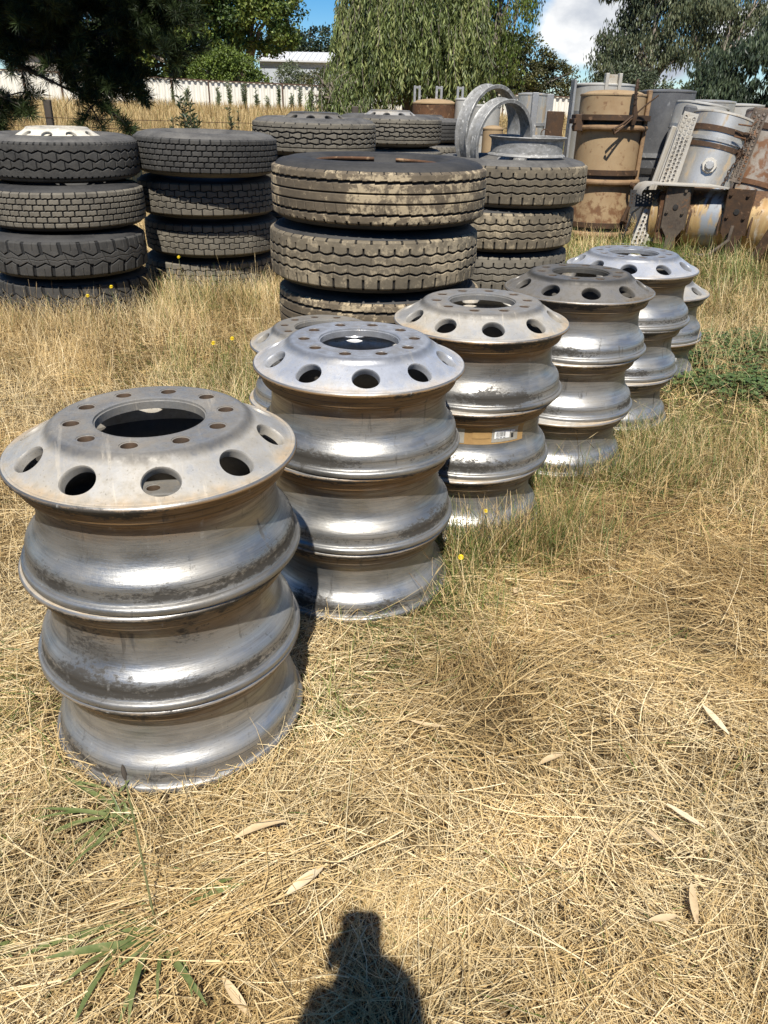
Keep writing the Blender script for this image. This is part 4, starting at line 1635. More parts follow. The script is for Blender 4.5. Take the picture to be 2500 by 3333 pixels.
mb = MB(); mb.bar((-5.95, -.30, 4.60), (5.95, -.30, 4.60), .12, .12); mb.build('gutter', M['shed_roof'], t, smooth=False)
# second shed behind the pine, left
t = thing('shed', 'low shed with corrugated grey roof glimpsed through the pine branches', 'shed', (-24.5, 66, 0))
mb = MB(); mb.box((0, 3, 2.2), (6, 6, 4.2)); mb.build('wall', M['brick'], t, smooth=False)
mb = MB()
mb.add([(-3.2, -.4, 4.35), (3.2, -.4, 4.35), (3.2, 6.4, 5.9), (-3.2, 6.4, 5.9), (-3.2, -.4, 4.25), (3.2, -.4, 4.25), (3.2, 6.4, 5.8), (-3.2, 6.4, 5.8)],
       [(0, 1, 2, 3), (7, 6, 5, 4), (0, 4, 5, 1), (1, 5, 6, 2), (2, 6, 7, 3), (3, 7, 4, 0)])
for k in range(26):
    xx = -3.1 + k * .24
    mb.bar((xx, -.4, 4.38), (xx, 6.4, 5.93), .05, .05)
mb.build('roof', M['galv'], t, smooth=False)

# ------------------------------------------------------------------ foliage
M['leaf'] = mat_leaf('tree_leaves', .5, .22, .45)
M['needle'] = mat_leaf('pine_needles', .5, .12, .3)
M['grass'] = mat_leaf('grass_blades', .55, .12, .3)
M['bark'] = mat_plain('grey_bark', (.16, .13, .10), (.26, .22, .18), 6, (.8, .95), stretch=(1, 1, .25), bump=.6)
M['bark_dark'] = mat_plain('dark_bark', (.035, .027, .02), (.07, .055, .04), 8, (.85, .95), stretch=(1, 1, .25), bump=.6)
M['bark_pale'] = mat_plain('pale_gum_bark', (.40, .34, .28), (.24, .20, .165), 5, (.7, .9), stretch=(1, 1, .25), bump=.4)


def unit(v): return v / np.maximum(np.linalg.norm(v, axis=-1, keepdims=True), 1e-9)


def leaf_mesh(name, P, D, Nn, L, Wd, cols):
    """pointed quads: P base, D direction, Nn approximate normal, L length, Wd width arrays"""
    D = unit(D)
    S = unit(np.cross(D, Nn))
    n = len(P)
    L = np.broadcast_to(np.asarray(L), (n,))[:, None]; Wd = np.broadcast_to(np.asarray(Wd), (n,))[:, None]
    mid = P + D * L * .45 + unit(np.cross(S, D)) * Wd * .15
    V = np.stack([P, mid + S * Wd * .5, P + D * L, mid - S * Wd * .5], 1).reshape(-1, 3)
    F = np.arange(4 * n).reshape(-1, 4)
    return fast_mesh(name, V, F, np.repeat(cols, 4, axis=0))


def crown_points(blobs, n, clump, seed, shell_=.55, nclump=40):
    """points gathered in clumps over ellipsoids; returns positions and outward vectors"""
    r = np.random.default_rng(seed)
    vol = np.array([b[1][0] * b[1][1] + b[1][1] * b[1][2] + b[1][0] * b[1][2] for b in blobs], float)
    vol /= vol.sum()
    out, nor, cid = [], [], []
    for b, f in zip(blobs, vol):
        c, rad = np.array(b[0], float), np.array(b[1], float)
        m = int(n * f)
        k = max(6, int(nclump * f * len(blobs)))
        d = unit(r.normal(size=(k, 3)))
        d[:, 1] -= .15
        d = unit(d)
        rr = (shell_ + (1 - shell_) * r.random(k) ** .6)[:, None]
        cc = c + d * rad * rr
        pick = r.integers(0, k, m)
        size = clump * (.55 + .9 * r.random(k))
        off = unit(r.normal(size=(m, 3))) * (r.random(m) ** .45)[:, None] * size[pick][:, None]
        off[:, 2] *= .75
        out.append(cc[pick] + off)
        nor.append(unit(d[pick] * .6 + unit(off) * .9 + r.normal(size=(m, 3)) * .25))
        cid.append(pick + 1000 * len(cid))
    return np.concatenate(out), np.concatenate(nor), np.concatenate(cid)


def pal(cid, n, cols, seed, jit=.18):
    r = np.random.default_rng(seed)
    cols = np.array(cols)
    h = np.mod(np.sin(cid * 12.9898 + seed) * 43758.5453, 1)
    a = np.clip(h + r.normal(0, .22, n), 0, .999)
    x = a * (len(cols) - 1)
    i = x.astype(int); f = (x - i)[:, None]
    c = cols[i] * (1 - f) + cols[np.minimum(i + 1, len(cols) - 1)] * f
    return c * (1 + r.normal(0, jit, n))[:, None].clip(.4, 1.8)


def limbs(mb, base, tips, r0, seed, bend=.25, forks=2):
    r = random.Random(seed)
    for tip in tips:
        b, q = Vector(base), Vector(tip)
        pts, rs = [], []
        n = 9
        side = Vector((r.uniform(-1, 1), r.uniform(-1, 1), 0)) * (q - b).length * bend * .3
        for i in range(n + 1):
            s = i / n
            p = b.lerp(q, s) + side * math.sin(PI * s) + Vector((r.uniform(-1, 1), r.uniform(-1, 1), r.uniform(-1, 1))) * .03 * (q - b).length * s
            pts.append(p); rs.append(r0 * (1 - .82 * s))
        mb.tube(pts, rs, 8)
        for f in range(forks):
            i = r.randint(4, n - 1)
            p = pts[i]
            e = p + (q - b) * r.uniform(.2, .4) + Vector((r.uniform(-1, 1), r.uniform(-1, 1), r.uniform(-.2, .8))) * (q - b).length * .25
            mb.tube([p, p.lerp(e, .5) + Vector((0, 0, .04)), e], [rs[i] * .6, rs[i] * .4, rs[i] * .12], 6)


def tree(name, label, base, blobs, n, leafL, leafW, colours, clump, seed, bark='bark', group=None, r0=.25, style='spray', nclump=60, forktop=None, shell_=.5, cat='tree'):
    base = Vector(base)
    t = thing(name, label, cat, base, group)
    P, Nn, cid = crown_points(blobs, n, clump, seed, shell_, nclump)
    r = np.random.default_rng(seed + 1)
    m = len(P)
    if style == 'hang':
        D = np.stack([r.normal(0, .25, m), r.normal(0, .25, m), -1 + r.normal(0, .25, m)], -1)
        nn = r.normal(size=(m, 3)); nn[:, 1] -= .5
    else:
        D = unit(r.normal(size=(m, 3)) + Nn * .5)
        nn = Nn + r.normal(size=(m, 3)) * .55
    L = leafL * (.6 + .8 * r.random(m))
    me = leaf_mesh('crown', P - np.array(base), D, nn, L, leafW * (.7 + .6 * r.random(m)), pal(cid, m, colours, seed))
    link('crown', me, M['leaf'], t)
    mb = MB()
    rr = random.Random(seed)
    z0 = min(b[0][2] - b[1][2] * .6 for b in blobs)
    fork = Vector((0, 0, max(.6, (z0 - base.z) * .8))) if forktop is None else Vector((0, 0, forktop))
    mb.tube([(0, 0, -.2), (.04, 0, fork.z * .5), tuple(fork)], [r0 * 1.15, r0 * .95, r0 * .8], 10)
    tips = []
    for b in blobs:
        for q in range(2 if len(blobs) > 4 else 4):
            tips.append(Vector(b[0]) - base + Vector([rr.uniform(-.6, .6) * b[1][k] for k in range(3)]))
    limbs(mb, fork, tips, r0 * .6, seed)
    mb.build('trunk', M[bark], t)
    return t


G1 = [(.030, .055, .012), (.065, .105, .020), (.12, .165, .030), (.18, .21, .04)]
GDARK = [(.012, .024, .010), (.026, .044, .018), (.045, .068, .028)]
GEUC = [(.036, .050, .026), (.07, .09, .046), (.12, .14, .07), (.18, .19, .10)]
GWEEP = [(.065, .09, .024), (.14, .175, .05), (.225, .26, .08), (.33, .335, .13)]
GYEL = [(.06, .095, .014), (.13, .175, .022), (.22, .25, .035)]
GOLIVE = [(.035, .042, .012), (.07, .072, .022), (.11, .095, .030), (.135, .14, .035)]

# broad green tree, upper left beyond the fence
tree('broadleaf_tree', 'big rounded dark green tree rising beyond the fence at upper left', (-11.5, 67, gzf(-11.5, 67)),
     [((-9.6, 66, 6.4), (3.0, 2.6, 2.6)), ((-9.2, 66, 9.5), (2.8, 2.6, 2.6)), ((-12.5, 66, 7.8), (3.2, 2.8, 3.4)), ((-15.8, 66, 8.4), (3.4, 2.8, 3.2)),
      ((-14, 66, 5.0), (2.6, 2.2, 1.5)), ((-18.5, 66.5, 7.0), (3.0, 2.6, 3.4)), ((-16.8, 66, 4.0), (2.4, 2.0, 1.9)), ((-20.3, 66, 4.4), (2.4, 2.0, 2.2)), ((-12.5, 66, 11), (3.4, 3, 2.6))], 66000, .27, .18, G1, .85, 11, r0=.45, nclump=40, cat='tree')
tree('broadleaf_tree', 'deep green tree behind the pine at the upper left corner', (-24.5, 70, gzf(-24, 70)),
     [((-23, 69, 7.8), (4.2, 3, 3.6)), ((-28, 70, 7), (4, 3, 4)), ((-20, 70, 10), (3.6, 3, 3)), ((-25.5, 69, 4.2), (3.4, 2.4, 2.4))], 20000, .28, .18, GDARK, .95, 12, r0=.4)
# bright shrub leaning over the fence
tree('shrub', 'bright green bushy shrub growing over the white fence under the big tree', (-11.2, 59.6, gzf(-11, 59)),
     [((-12.3, 59.5, 2.9), (1.5, 1.2, 1.25)), ((-10.5, 59.5, 3.0), (1.5, 1.2, 1.35)), ((-11.3, 59.4, 3.8), (1.2, 1.0, .8)), ((-9.3, 59.7, 2.5), (.9, .9, .9))], 12000, .16, .10, GYEL[:2] + [(.12, .165, .03)], .42, 13, r0=.10, nclump=70, cat='shrub')
tree('shrub', 'pale grey green shrub in front of the grey shed', (-6.8, 61, gzf(-7, 61)),
     [((-7.2, 61, 2.8), (.8, .7, 1.0)), ((-6.3, 61, 2.5), (.7, .7, .8))], 3500, .15, .08, [(.08, .10, .05), (.14, .16, .08), (.20, .22, .12)], .35, 14, r0=.06, cat='shrub')
tree('shrub', 'olive shrub beside the weeping tree in front of the grey shed', (-4.9, 60, gzf(-5, 60)),
     [((-5.2, 60, 2.5), (.9, .7, .9)), ((-4.2, 60, 2.9), (.7, .7, 1.0))], 3500, .15, .08, GOLIVE, .35, 15, r0=.06, cat='shrub')
for k, (x, y, z, sx, sz) in enumerate(((-8.2, 96, 7.2, 2.6, 1.8), (-4.6, 97, 7.0, 2.4, 1.7), (-12, 98, 7.2, 2.6, 1.8))):
    tree('background_tree', ['dark green treetop just left above the shed roof vent', 'dark green treetop between the shed and the weeping tree', 'dark treetop showing behind the big rounded tree'][k], (x, y, gzf(x, y)),
         [((x, y, z - .4), (sx, 1.8, sz)), ((x + .6, y, z - 2), (sx, 1.8, 1.8))], 5000, .28, .2, GDARK, .7, 20 + k, 'bark_dark', 'trees beyond the shed', r0=.2)


# weeping tree: hanging strands of narrow leaves
def weeping(name, label, base, dome, nstr, seed, cols, zlow, leafL=.155, leafW=.034):
    base = Vector(base)
    t = thing(name, label, 'tree', base)
    r = np.random.default_rng(seed)
    c, rad = np.array(dome[0]), np.array(dome[1])
    Ps, Ds, Ns, Cs = [], [], [], []
    tw = MB()
    starts = []
    for k in range(nstr):
        if k % 14 == 0: ca, cq, ct = r.uniform(0, 2 * PI), r.random() ** .55, r.random()
        a = ca + r.normal(0, .10)
        q = min(1, max(0, cq + r.normal(0, .05)))
        fr = 1 if ct < .7 else -1
        x = q * math.cos(a); y = q * math.sin(a)
        if fr * y > 0: y = -y
        p = c + np.array([x * rad[0], y * rad[1], rad[2] * math.sqrt(max(0, 1 - q * q)) * r.uniform(-.2, 1.0)])
        zl = zlow(p[0]) + r.exponential(.35)
        ln = min(r.uniform(.7, 2.3), max(.2, p[2] - zl))
        m = int(ln / .040)
        if m < 3: continue
        s = np.linspace(0, 1, m)
        dx, dy = r.normal(0, .16), r.normal(0, .16) - .1
        pts = p + np.stack([dx * s + .03 * np.sin(s * 7 + a), dy * s, -ln * s], -1)
        tone = np.clip(ct + r.normal(0, .2), 0, 1)
        Ps.append(pts)
        d = np.stack([r.normal(0, .45, m), r.normal(0, .45, m), -1 - .3 * r.random(m)], -1)
        Ds.append(d)
        nn = r.normal(size=(m, 3)); nn[:, 1] -= .6
        Ns.append(nn)
        ci = np.clip(tone + r.normal(0, .2, m), 0, .999) * (len(cols) - 1)
        ii = ci.astype(int); f = (ci - ii)[:, None]
        cc = np.array(cols)
        Cs.append((cc[ii] * (1 - f) + cc[np.minimum(ii + 1, len(cols) - 1)] * f) * (1 + r.normal(0, .2, m))[:, None].clip(.4, 1.7))
        if k % 5 == 0: starts.append(pts)
    P = np.concatenate(Ps); D = np.concatenate(Ds); Nn = np.concatenate(Ns); Cc = np.concatenate(Cs)
    n = len(P)
    me = leaf_mesh('crown', P - np.array(base), D, Nn, leafL * (.6 + .8 * r.random(n)), leafW * (.7 + .6 * r.random(n)), Cc)
    link('crown', me, M['leaf'], t)
    for pts in starts:
        q = pts[::max(1, len(pts) // 4)] - np.array(base)
        tw.tube(q, .006, 4, cap=False)
    tw.build('twigs', M['bark'], t)
    mb = MB()
    mb.tube([(0, 0, -.2), (.05, 0, .7), (.1, .1, 1.5)], [.24, .20, .17], 10)
    tips = [Vector(c) - base + Vector((math.cos(a) * rad[0] * q, math.sin(a) * rad[1] * q, rad[2] * random.uniform(-.1, .7))) for a, q in [(random.uniform(0, 6.28), random.uniform(.3, .85)) for _ in range(16)]]
    limbs(mb, (.1, .1, 1.4), tips, .10, seed)
    mb.build('trunk', M['bark'], t)
    return t


weeping('weeping_tree', 'tall weeping tree with hanging narrow leaves behind the split rims', (.35, 23.2, gzf(.3, 23)), ((.48, 23.0, 2.9), (2.05, 1.7, 2.6)), 2100, 31, GWEEP,
        lambda x: 1.22 + .25 * math.sin(2.7 * x) + (.25 if x < -1.1 else 0) + (.1 if x > 1.6 else 0))
weeping('weeping_sapling', 'low leafy weeping growth at the left foot of the tall weeping tree', (-1.35, 21.6, gzf(-1.3, 21)), ((-1.35, 21.6, 1.35), (.75, .5, 1.0)), 330, 32, GWEEP[:3], lambda x: .75, .13, .026)
tree('leafy_tree', 'upright yellow green tree standing right behind the weeping tree', (3.4, 30, gzf(3.4, 30)),
     [((3.3, 30, 2.6), (1.05, .9, 1.2)), ((3.6, 30, 4.2), (1.0, .9, 1.4)), ((3.0, 30, 5.8), (1.2, 1, 1.3)), ((2.4, 30.3, 3.6), (1.0, .9, 1.8))], 16000, .13, .05, GOLIVE[:1] + GYEL[:2] + [(.12, .13, .045)], .40, 33, r0=.16, style='hang', nclump=60)
# dense olive bush trees beyond the fence
tree('bushy_tree', 'dense olive brown bushy tree beyond the fence under the white cloud', (7.6, 60.5, gzf(7.6, 60)),
     [((7.0, 60.5, 3.4), (2.3, 1.6, 1.9)), ((8.6, 60.5, 3.7), (2.4, 1.6, 2.0)), ((10.6, 60.5, 2.9), (2.0, 1.4, 1.6)), ((7.6, 60.5, 5.0), (1.5, 1.2, .9))], 16000, .20, .12, GOLIVE, .55, 41, r0=.2, nclump=60)
tree('bushy_tree', 'yellow green bushy tree between weeping tree and olive bushy tree', (5.2, 59.8, gzf(5.2, 59)),
     [((5.1, 59.6, 3.0), (1.4, 1.2, 1.6)), ((5.6, 59.6, 4.1), (1.2, 1.0, 1.0))], 8000, .18, .11, GYEL, .5, 42, r0=.14, nclump=60)
tree('bushy_tree', 'dark bushy treetop behind the yellow green one near the cloud', (5.3, 68, gzf(5.3, 68)),
     [((5.4, 68, 5.6), (1.9, 1.5, 1.4)), ((4.4, 68, 4.6), (1.9, 1.5, 1.8)), ((6.6, 68, 4.6), (1.5, 1.5, 1.4))], 7000, .2, .13, GDARK, .6, 43, r0=.2)
# eucalypts on the right
EU = [((7.6, 31, 3.55), (.55, .5, .42)), ((7.5, 31, 2.75), (.75, .6, .40)), ((8.5, 31, 3.2), (.85, .7, .55)), ((8.9, 31, 4.2), (1.1, .8, .7)), ((8.2, 31, 5.2), (1.3, .9, .8)),
      ((9.6, 31, 3.3), (.7, .6, .6)), ((10.2, 31, 4.6), (1.1, .8, .7)), ((9.5, 31, 5.8), (1.3, .9, .7)), ((7.3, 31, 2.2), (.6, .5, .28)), ((8.6, 31, 2.5), (.6, .5, .3))]
tree('gum_tree', 'open crowned gum tree with forked pale trunk behind the tanks', (8.95, 31, gzf(9, 31)), EU, 26000, .155, .046, GEUC, .38, 51, 'bark_pale', None, .17, 'hang', 50, 1.7)
EU2 = [((11.6, 34, 4.6), (1.1, .8, .8)), ((12.6, 34, 5.2), (1.2, .9, .9)), ((13.2, 34, 4.0), (1.0, .8, .8)), ((11.0, 34, 5.9), (1.3, .9, .7)), ((12.0, 34, 3.5), (.8, .7, .5))]
tree('gum_tree', 'second gum tree with sparse crown at the upper right corner', (12.0, 34, gzf(12, 34)), EU2, 14000, .155, .048, GEUC, .42, 52, 'bark_pale', None, .16, 'hang', 46, 1.9)
tree('shrub', 'grey green shrub behind the dark grey tank', (7.3, 26, gzf(7.3, 26)),
     [((7.0, 26, 1.75), (1.0, .8, .75)), ((7.9, 26, 1.6), (.9, .8, .7)), ((6.3, 26, 1.35), (.7, .7, .5))], 8000, .11, .05, [(.05, .065, .035), (.09, .11, .055), (.13, .15, .08)], .30, 53, r0=.07, nclump=60, cat='shrub')
CY = [((9.2, 22.5, 2.2), (1.5, 1.1, .95)), ((8.1, 22.3, 1.45), (.9, .8, .7)), ((9.6, 22.3, 1.2), (1.6, 1.0, .9)), ((10.2, 22.6, 3.0), (1.2, 1, .8)), ((8.0, 22.4, 2.1), (.55, .5, .4))]
tree('cypress_tree', 'dense dark blue green drooping tree at the right edge behind the tanks', (9.4, 22.8, gzf(9.4, 22.8)), CY, 26000, .15, .045,
     [(.018, .030, .016), (.034, .052, .028), (.062, .088, .045), (.085, .11, .055)], .30, 54, 'bark_dark', None, .2, 'hang', 55)


# unseen belt of trees added behind the photographer, darkens metal reflections and fill light
rb = np.random.default_rng(88)
n = 16000
ang = R_(270) + rb.uniform(-1.25, 1.25, n)
rad_ = 34 + rb.normal(0, 2.0, n)
top = 5.5 + 3.5 * fbm(np.degrees(ang), 0 * ang, .09, 71)
P = np.stack([rad_ * np.cos(ang), rad_ * np.sin(ang), .2 + top * rb.random(n) ** .8], -1)
Nb = np.stack([-np.cos(ang), -np.sin(ang), .5 + 0 * ang], -1) + rb.normal(size=(n, 3)) * .5
o = link('added_tree_belt', leaf_mesh('added_tree_belt', P, rb.normal(size=(n, 3)), Nb, .9, .6, pal(np.floor(ang * 14), n, G1[:3], 3)), M['leaf'])
tag(o, kind='stuff')


# pine: near, left, drooping limbs with long needles, lower limbs in the shade of its own crown
def pine():
    base = Vector((-6.6, 12.2, gzf(-6.6, 12.2)))
    t = thing('pine_tree', 'dark pine tree with drooping needle branches at the upper left', 'tree', base)
    r = random.Random(5); rn = np.random.default_rng(5)
    mb = MB()
    mb.tube([(0, 0, -.2), (.05, 0, 2), (.1, -.05, 5), (.1, 0, 8.6)], [.28, .24, .18, .05], 12)
    tufts = []   # position, direction
    W = lambda p: Vector(p) - base
    br = []
    # main drooping limbs seen in the photograph (start, mid, end)
    for s, m_, e in (((-6.5, 12.0, 2.35), (-5.0, 11.4, 1.80), (-3.55, 10.9, 1.22)),
                     ((-6.5, 12.0, 2.40), (-4.9, 11.5, 1.85), (-3.35, 11.2, 1.55)),
                     ((-6.5, 12.1, 2.7), (-4.7, 11.5, 2.22), (-2.66, 11.1, 1.88)),
                     ((-6.5, 12.1, 2.9), (-4.6, 11.5, 2.5), (-2.75, 11.1, 2.25)),
                     ((-6.5, 12.1, 3.1), (-4.7, 11.4, 2.7), (-2.75, 11.0, 2.4)),
                     ((-6.5, 12.1, 3.3), (-4.8, 11.2, 2.9), (-3.1, 10.8, 2.75)),
                     ((-6.5, 12.1, 2.2), (-5.7, 11.5, 1.75), (-4.9, 11.1, 1.30)),
                     ((-6.5, 12.1, 2.6), (-5.4, 11.4, 2.2), (-3.9, 11.0, 1.80)),
                     ((-6.5, 12.1, 2.8), (-5.4, 11.2, 2.5), (-4.1, 10.8, 2.30)),
                     ((-6.5, 12.1, 2.1), (-5.9, 11.6, 1.5), (-5.3, 11.2, 1.10)),
                     ((-6.5, 12.1, 1.9), (-6.0, 11.6, 1.4), (-5.6, 11.3, 1.20)),
                     ((-6.5, 12.0, 3.6), (-4.9, 10.8, 3.35), (-3.4, 10.0, 3.2)),
                     ((-6.5, 12.0, 4.2), (-5.0, 10.4, 4.0), (-3.2, 9.2, 3.9)),
                     ((-6.5, 12.0, 4.6), (-4.4, 11.0, 4.5), (-2.6, 10.2, 4.3)),
                     ((-6.5, 12.0, 5.0), (-5.2, 9.8, 4.8), (-3.9, 8.6, 4.6)),
                     ((-6.5, 12.0, 5.4), (-4.4, 10.4, 5.4), (-2.9, 9.4, 5.2)),
                     ((-6.5, 12.0, 5.8), (-5.6, 10.0, 5.6), (-4.8, 8.6, 5.4)),
                     ((-6.5, 12.1, 6.3), (-5.4, 11.2, 6.3), (-4.2, 10.2, 6.1)),
                     ((-6.5, 12.1, 4.0), (-7.6, 11.2, 3.8), (-8.6, 10.2, 3.5)),
                     ((-6.5, 12.1, 5.0), (-7.6, 12.6, 4.9), (-8.8, 13.0, 4.6)),
                     ((-6.5, 12.1, 6.8), (-7.2, 11.6, 6.8), (-8.0, 11.2, 6.6)),
                     ((-6.5, 12.1, 7.5), (-6.0, 11.6, 7.6), (-5.3, 11.2, 7.6))):
        s, m_, e = W(s), W(m_), W(e)
        pts = [(s.lerp(m_, q)).lerp(m_.lerp(e, q), q) for q in np.linspace(0, 1, 12)]
        mb.tube(pts, [.045 * (1 - .85 * i / 11) for i in range(12)], 7)
        br.append(pts)
    dens_ = 1
    for bi, pts in enumerate(br):
        length = sum((pts[i + 1] - pts[i]).length for i in range(11))
        high = pts[-1].z + base.z > 3.0
        nsub = int(length * (15 if not high else 13))
        for k in range(nsub):
            q = r.uniform(.28 if bi < 11 else .3, 1.0)
            if bi in (0, 1, 6, 9, 10) and q < .78 and r.random() < .85: continue
            i = min(10, int(q * 11)); p = pts[i].lerp(pts[i + 1], q * 11 - i)
            d = (pts[i + 1] - pts[i]).normalized()
            side = Vector((r.uniform(-1, 1), r.uniform(-1, 1), r.uniform(-.55, .6)))
            sd = (d * .7 + side * .9).normalized()
            ln = r.uniform(.25, .70) * (1.2 - .45 * q)
            e = p + sd * ln + Vector((0, 0, -.12 * ln))
            mid = p.lerp(e, .5) + Vector((0, 0, .05))
            mb.tube([p, mid, e], [.011, .008, .005], 5, cap=False)
            # bare twiglets
            for _ in range(2):
                u = r.random(); b0 = p.lerp(e, u)
                mb.tube([b0, b0 + Vector((r.uniform(-.2, .2), r.uniform(-.2, .2), r.uniform(-.2, .1)))], [.004, .002], 4, cap=False)
            for j in range(5):
                u = .45 + .55 * j / 4
                c = p.lerp(e, u) + Vector((r.uniform(-.03, .03), r.uniform(-.03, .03), r.uniform(-.03, .03)))
                tufts.append((c, (sd + Vector((r.uniform(-.5, .5), r.uniform(-.5, .5), r.uniform(-.1, .7)))).normalized(), high))
        tufts.append((pts[-1], (pts[-1] - pts[-2]).normalized(), high))
    mb.build('trunk', M['bark_dark'], t)
    C = np.array([tuple(a[0]) for a in tufts]); D = np.array([tuple(a[1]) for a in tufts])
    K = 64
    n = len(C) * K
    c = np.repeat(C, K, 0); d = np.repeat(D, K, 0)
    dirs = unit(d * rn.uniform(.2, 1.1, (n, 1)) + unit(rn.normal(size=(n, 3))) * .85)
    P = c + d * rn.uniform(-.05, .06, (n, 1))
    tone = np.repeat(rn.random(len(C)), K)
    a, b = np.array((.014, .024, .009)), np.array((.055, .080, .024))
    cols = (a + (b - a) * np.clip(tone + rn.normal(0, .2, n), 0, 1)[:, None])
    me = leaf_mesh('crown', P, dirs, rn.normal(size=(n, 3)), rn.uniform(.10, .18, n), .0085, cols)
    link('crown', me, M['needle'], t)


pine()


# tall dark weeds standing in the paddock and along the fence
def weed(x, y, h, seed, label, ns=9, leaf=.13, cols=((.035, .055, .022), (.06, .085, .035), (.10, .12, .05)), group='weeds in the paddock', tan=.0):
    base = Vector((x, y, gzf(x, y)))
    t = thing('weed', label, 'plant', base, group)
    r = np.random.default_rng(seed)
    mb = MB(); P, D = [], []
    for k in range(ns):
        a = r.uniform(0, 6.28); sp = r.uniform(.04, .28) * h * (.55 if leaf < .15 else .35)
        hh = h * r.uniform(.55, 1.0)
        e = np.array([math.cos(a) * sp, math.sin(a) * sp, hh])
        pts = [np.array([0, 0, 0]), e * .45 + np.array([0, 0, hh * .08]), e]
        mb.tube(pts, [.010, .007, .003], 5, cap=False)
        m = int(hh / .018)
        s = r.random(m) ** .8
        for q in s:
            P.append(e * q)
            aa = r.uniform(0, 6.28)
            D.append((math.cos(aa), math.sin(aa), r.uniform(.1, 1.3)))
    mb.build('stem', M['bark_dark'], t)
    P = np.array(P); D = np.array(D); n = len(P)
    me = leaf_mesh('leaves', P, D, r.normal(size=(n, 3)), leaf * r.uniform(.5, 1.1, n), leaf * .22, pal(np.zeros(n), n, cols, seed))
    link('leaves', me, M['leaf'], t)


weed(-3.30, 14.2, 1.56, 61, 'tall dark green thistle weed in dry grass right of the pine', 11, .13)
weed(-2.62, 14.6, 1.27, 62, 'smaller dark weed just right of the tall thistle weed', 6, .10)
weed(-3.75, 14.4, 1.14, 63, 'small dark weed left of the tall thistle weed', 5, .10)
for k, (u, lab) in enumerate(((-13.9, 'grey green weed against the fence left of first rusty post'), (-11.0, 'feathery weed against the fence in the second panel'),
                              (-10.2, 'taller feathery weed close to the third rusty post'), (-8.6, 'thin weed against the white fence panel'), (-7.2, 'spiky weed against the fence near the fourth post'),
                              (-6.3, 'narrow tall weed between two rusty fence posts'), (-5.2, 'tall weed against the fence left of the weeping tree'), (-4.2, 'leafy weed at the fence just left of the weeping tree'), (-12.9, 'short feathery weed just right of the first clear rusty post'), (-9.4, 'pale spindly weed halfway along the fence panels'), (-7.9, 'small pale weed by the fence right of the thin weed'), (-5.8, 'short green weed at the foot of the fence near the shed shrubs'))):
    weed(u, 55.3 - .3 * (k % 3), 1.45 + .55 * ((k * 7) % 5) / 4, 70 + k, lab, 7, .20, ((.09, .12, .055), (.16, .20, .09), (.22, .25, .13)), 'weeds along the white fence')

# ------------------------------------------------------------------ grass
FOOT = [(x, y, .30) for (x, y, lv, *_r) in WDATA if lv == 0] + [(r[0], r[1], .50) for r in TY if r[2] < .1] + \
       [(2.455, 9.74, .38), (2.66, 11.15, .39), (3.43, 10.95, .34), (3.3, 9.1, .30)]


def clear(X, Y, pad=0.0):
    k = np.ones(len(X), bool)
    for (a, b, r) in FOOT:
        k &= (X - a) ** 2 + (Y - b) ** 2 > (r + pad) ** 2
    return k


STRAW = np.array([(.24, .145, .054), (.46, .315, .130), (.63, .465, .225), (.78, .64, .385)])
BROWN = np.array([(.12, .078, .034), (.20, .135, .06)])
GREEN = np.array([(.06, .095, .020), (.12, .165, .035), (.21, .24, .065)])


def pick(cols, t):
    x = np.clip(t, 0, .999) * (len(cols) - 1)
    i = x.astype(int); f = (x - i)[:, None]
    return cols[i] * (1 - f) + cols[i + 1] * f


def ribbons(P, az, el, bend, L, Wd, cols, nseg=3, curl=None, roll=None, taper=.35):
    n = len(P)
    s = np.zeros((n, nseg + 1, 3)); s[:, 0] = P
    a = az.copy()
    W0 = np.stack([-np.sin(az), np.cos(az), np.zeros(n)], -1)
    if roll is not None:
        W0 = unit(W0 * np.cos(roll)[:, None] + np.array([0, 0, 1.0]) * np.sin(roll)[:, None])
    for k in range(nseg):
        e = el - bend * (k + .3) / nseg
        if curl is not None: a = az + curl * (k + .5) / nseg
        d = np.stack([np.cos(a) * np.cos(e), np.sin(a) * np.cos(e), np.sin(e)], -1)
        s[:, k + 1] = s[:, k] + d * (L / nseg)[:, None]
    tp = np.linspace(1, taper, nseg + 1)[None, :, None] * (Wd / 2)[:, None, None]
    A = s + W0[:, None] * tp
    B = s - W0[:, None] * tp
    V = np.stack([A, B], 2).reshape(-1, 3)
    base = np.arange(n)[:, None] * (2 * (nseg + 1)) + 2 * np.arange(nseg)[None]
    F = np.stack([base, base + 1, base + 3, base + 2], -1).reshape(-1, 4)
    C = np.repeat(cols, 2 * (nseg + 1), axis=0)
    return V, F, C


class Grass:
    def __init__(self): self.V, self.F, self.C, self.n = [], [], [], 0

    def add(self, V, F, C):
        self.V.append(V); self.F.append(F + self.n); self.C.append(C); self.n += len(V)

    def build(self, name):
        o = link(name, fast_mesh(name, np.concatenate(self.V), np.concatenate(self.F), np.concatenate(self.C)), M['grass'])
        tag(o, kind='stuff')
        return o


def scatter(n, x0, x1, y0, y1, seed, pad=0.0, m=420, power=1.0):
    r = np.random.default_rng(seed)
    Y = y0 + (y1 - y0) * r.random(n) ** power
    X = r.uniform(x0, x1, n)
    k = clear(X, Y, pad) & in_view(X, Y, gz(X, Y), m)
    return X[k], Y[k], r


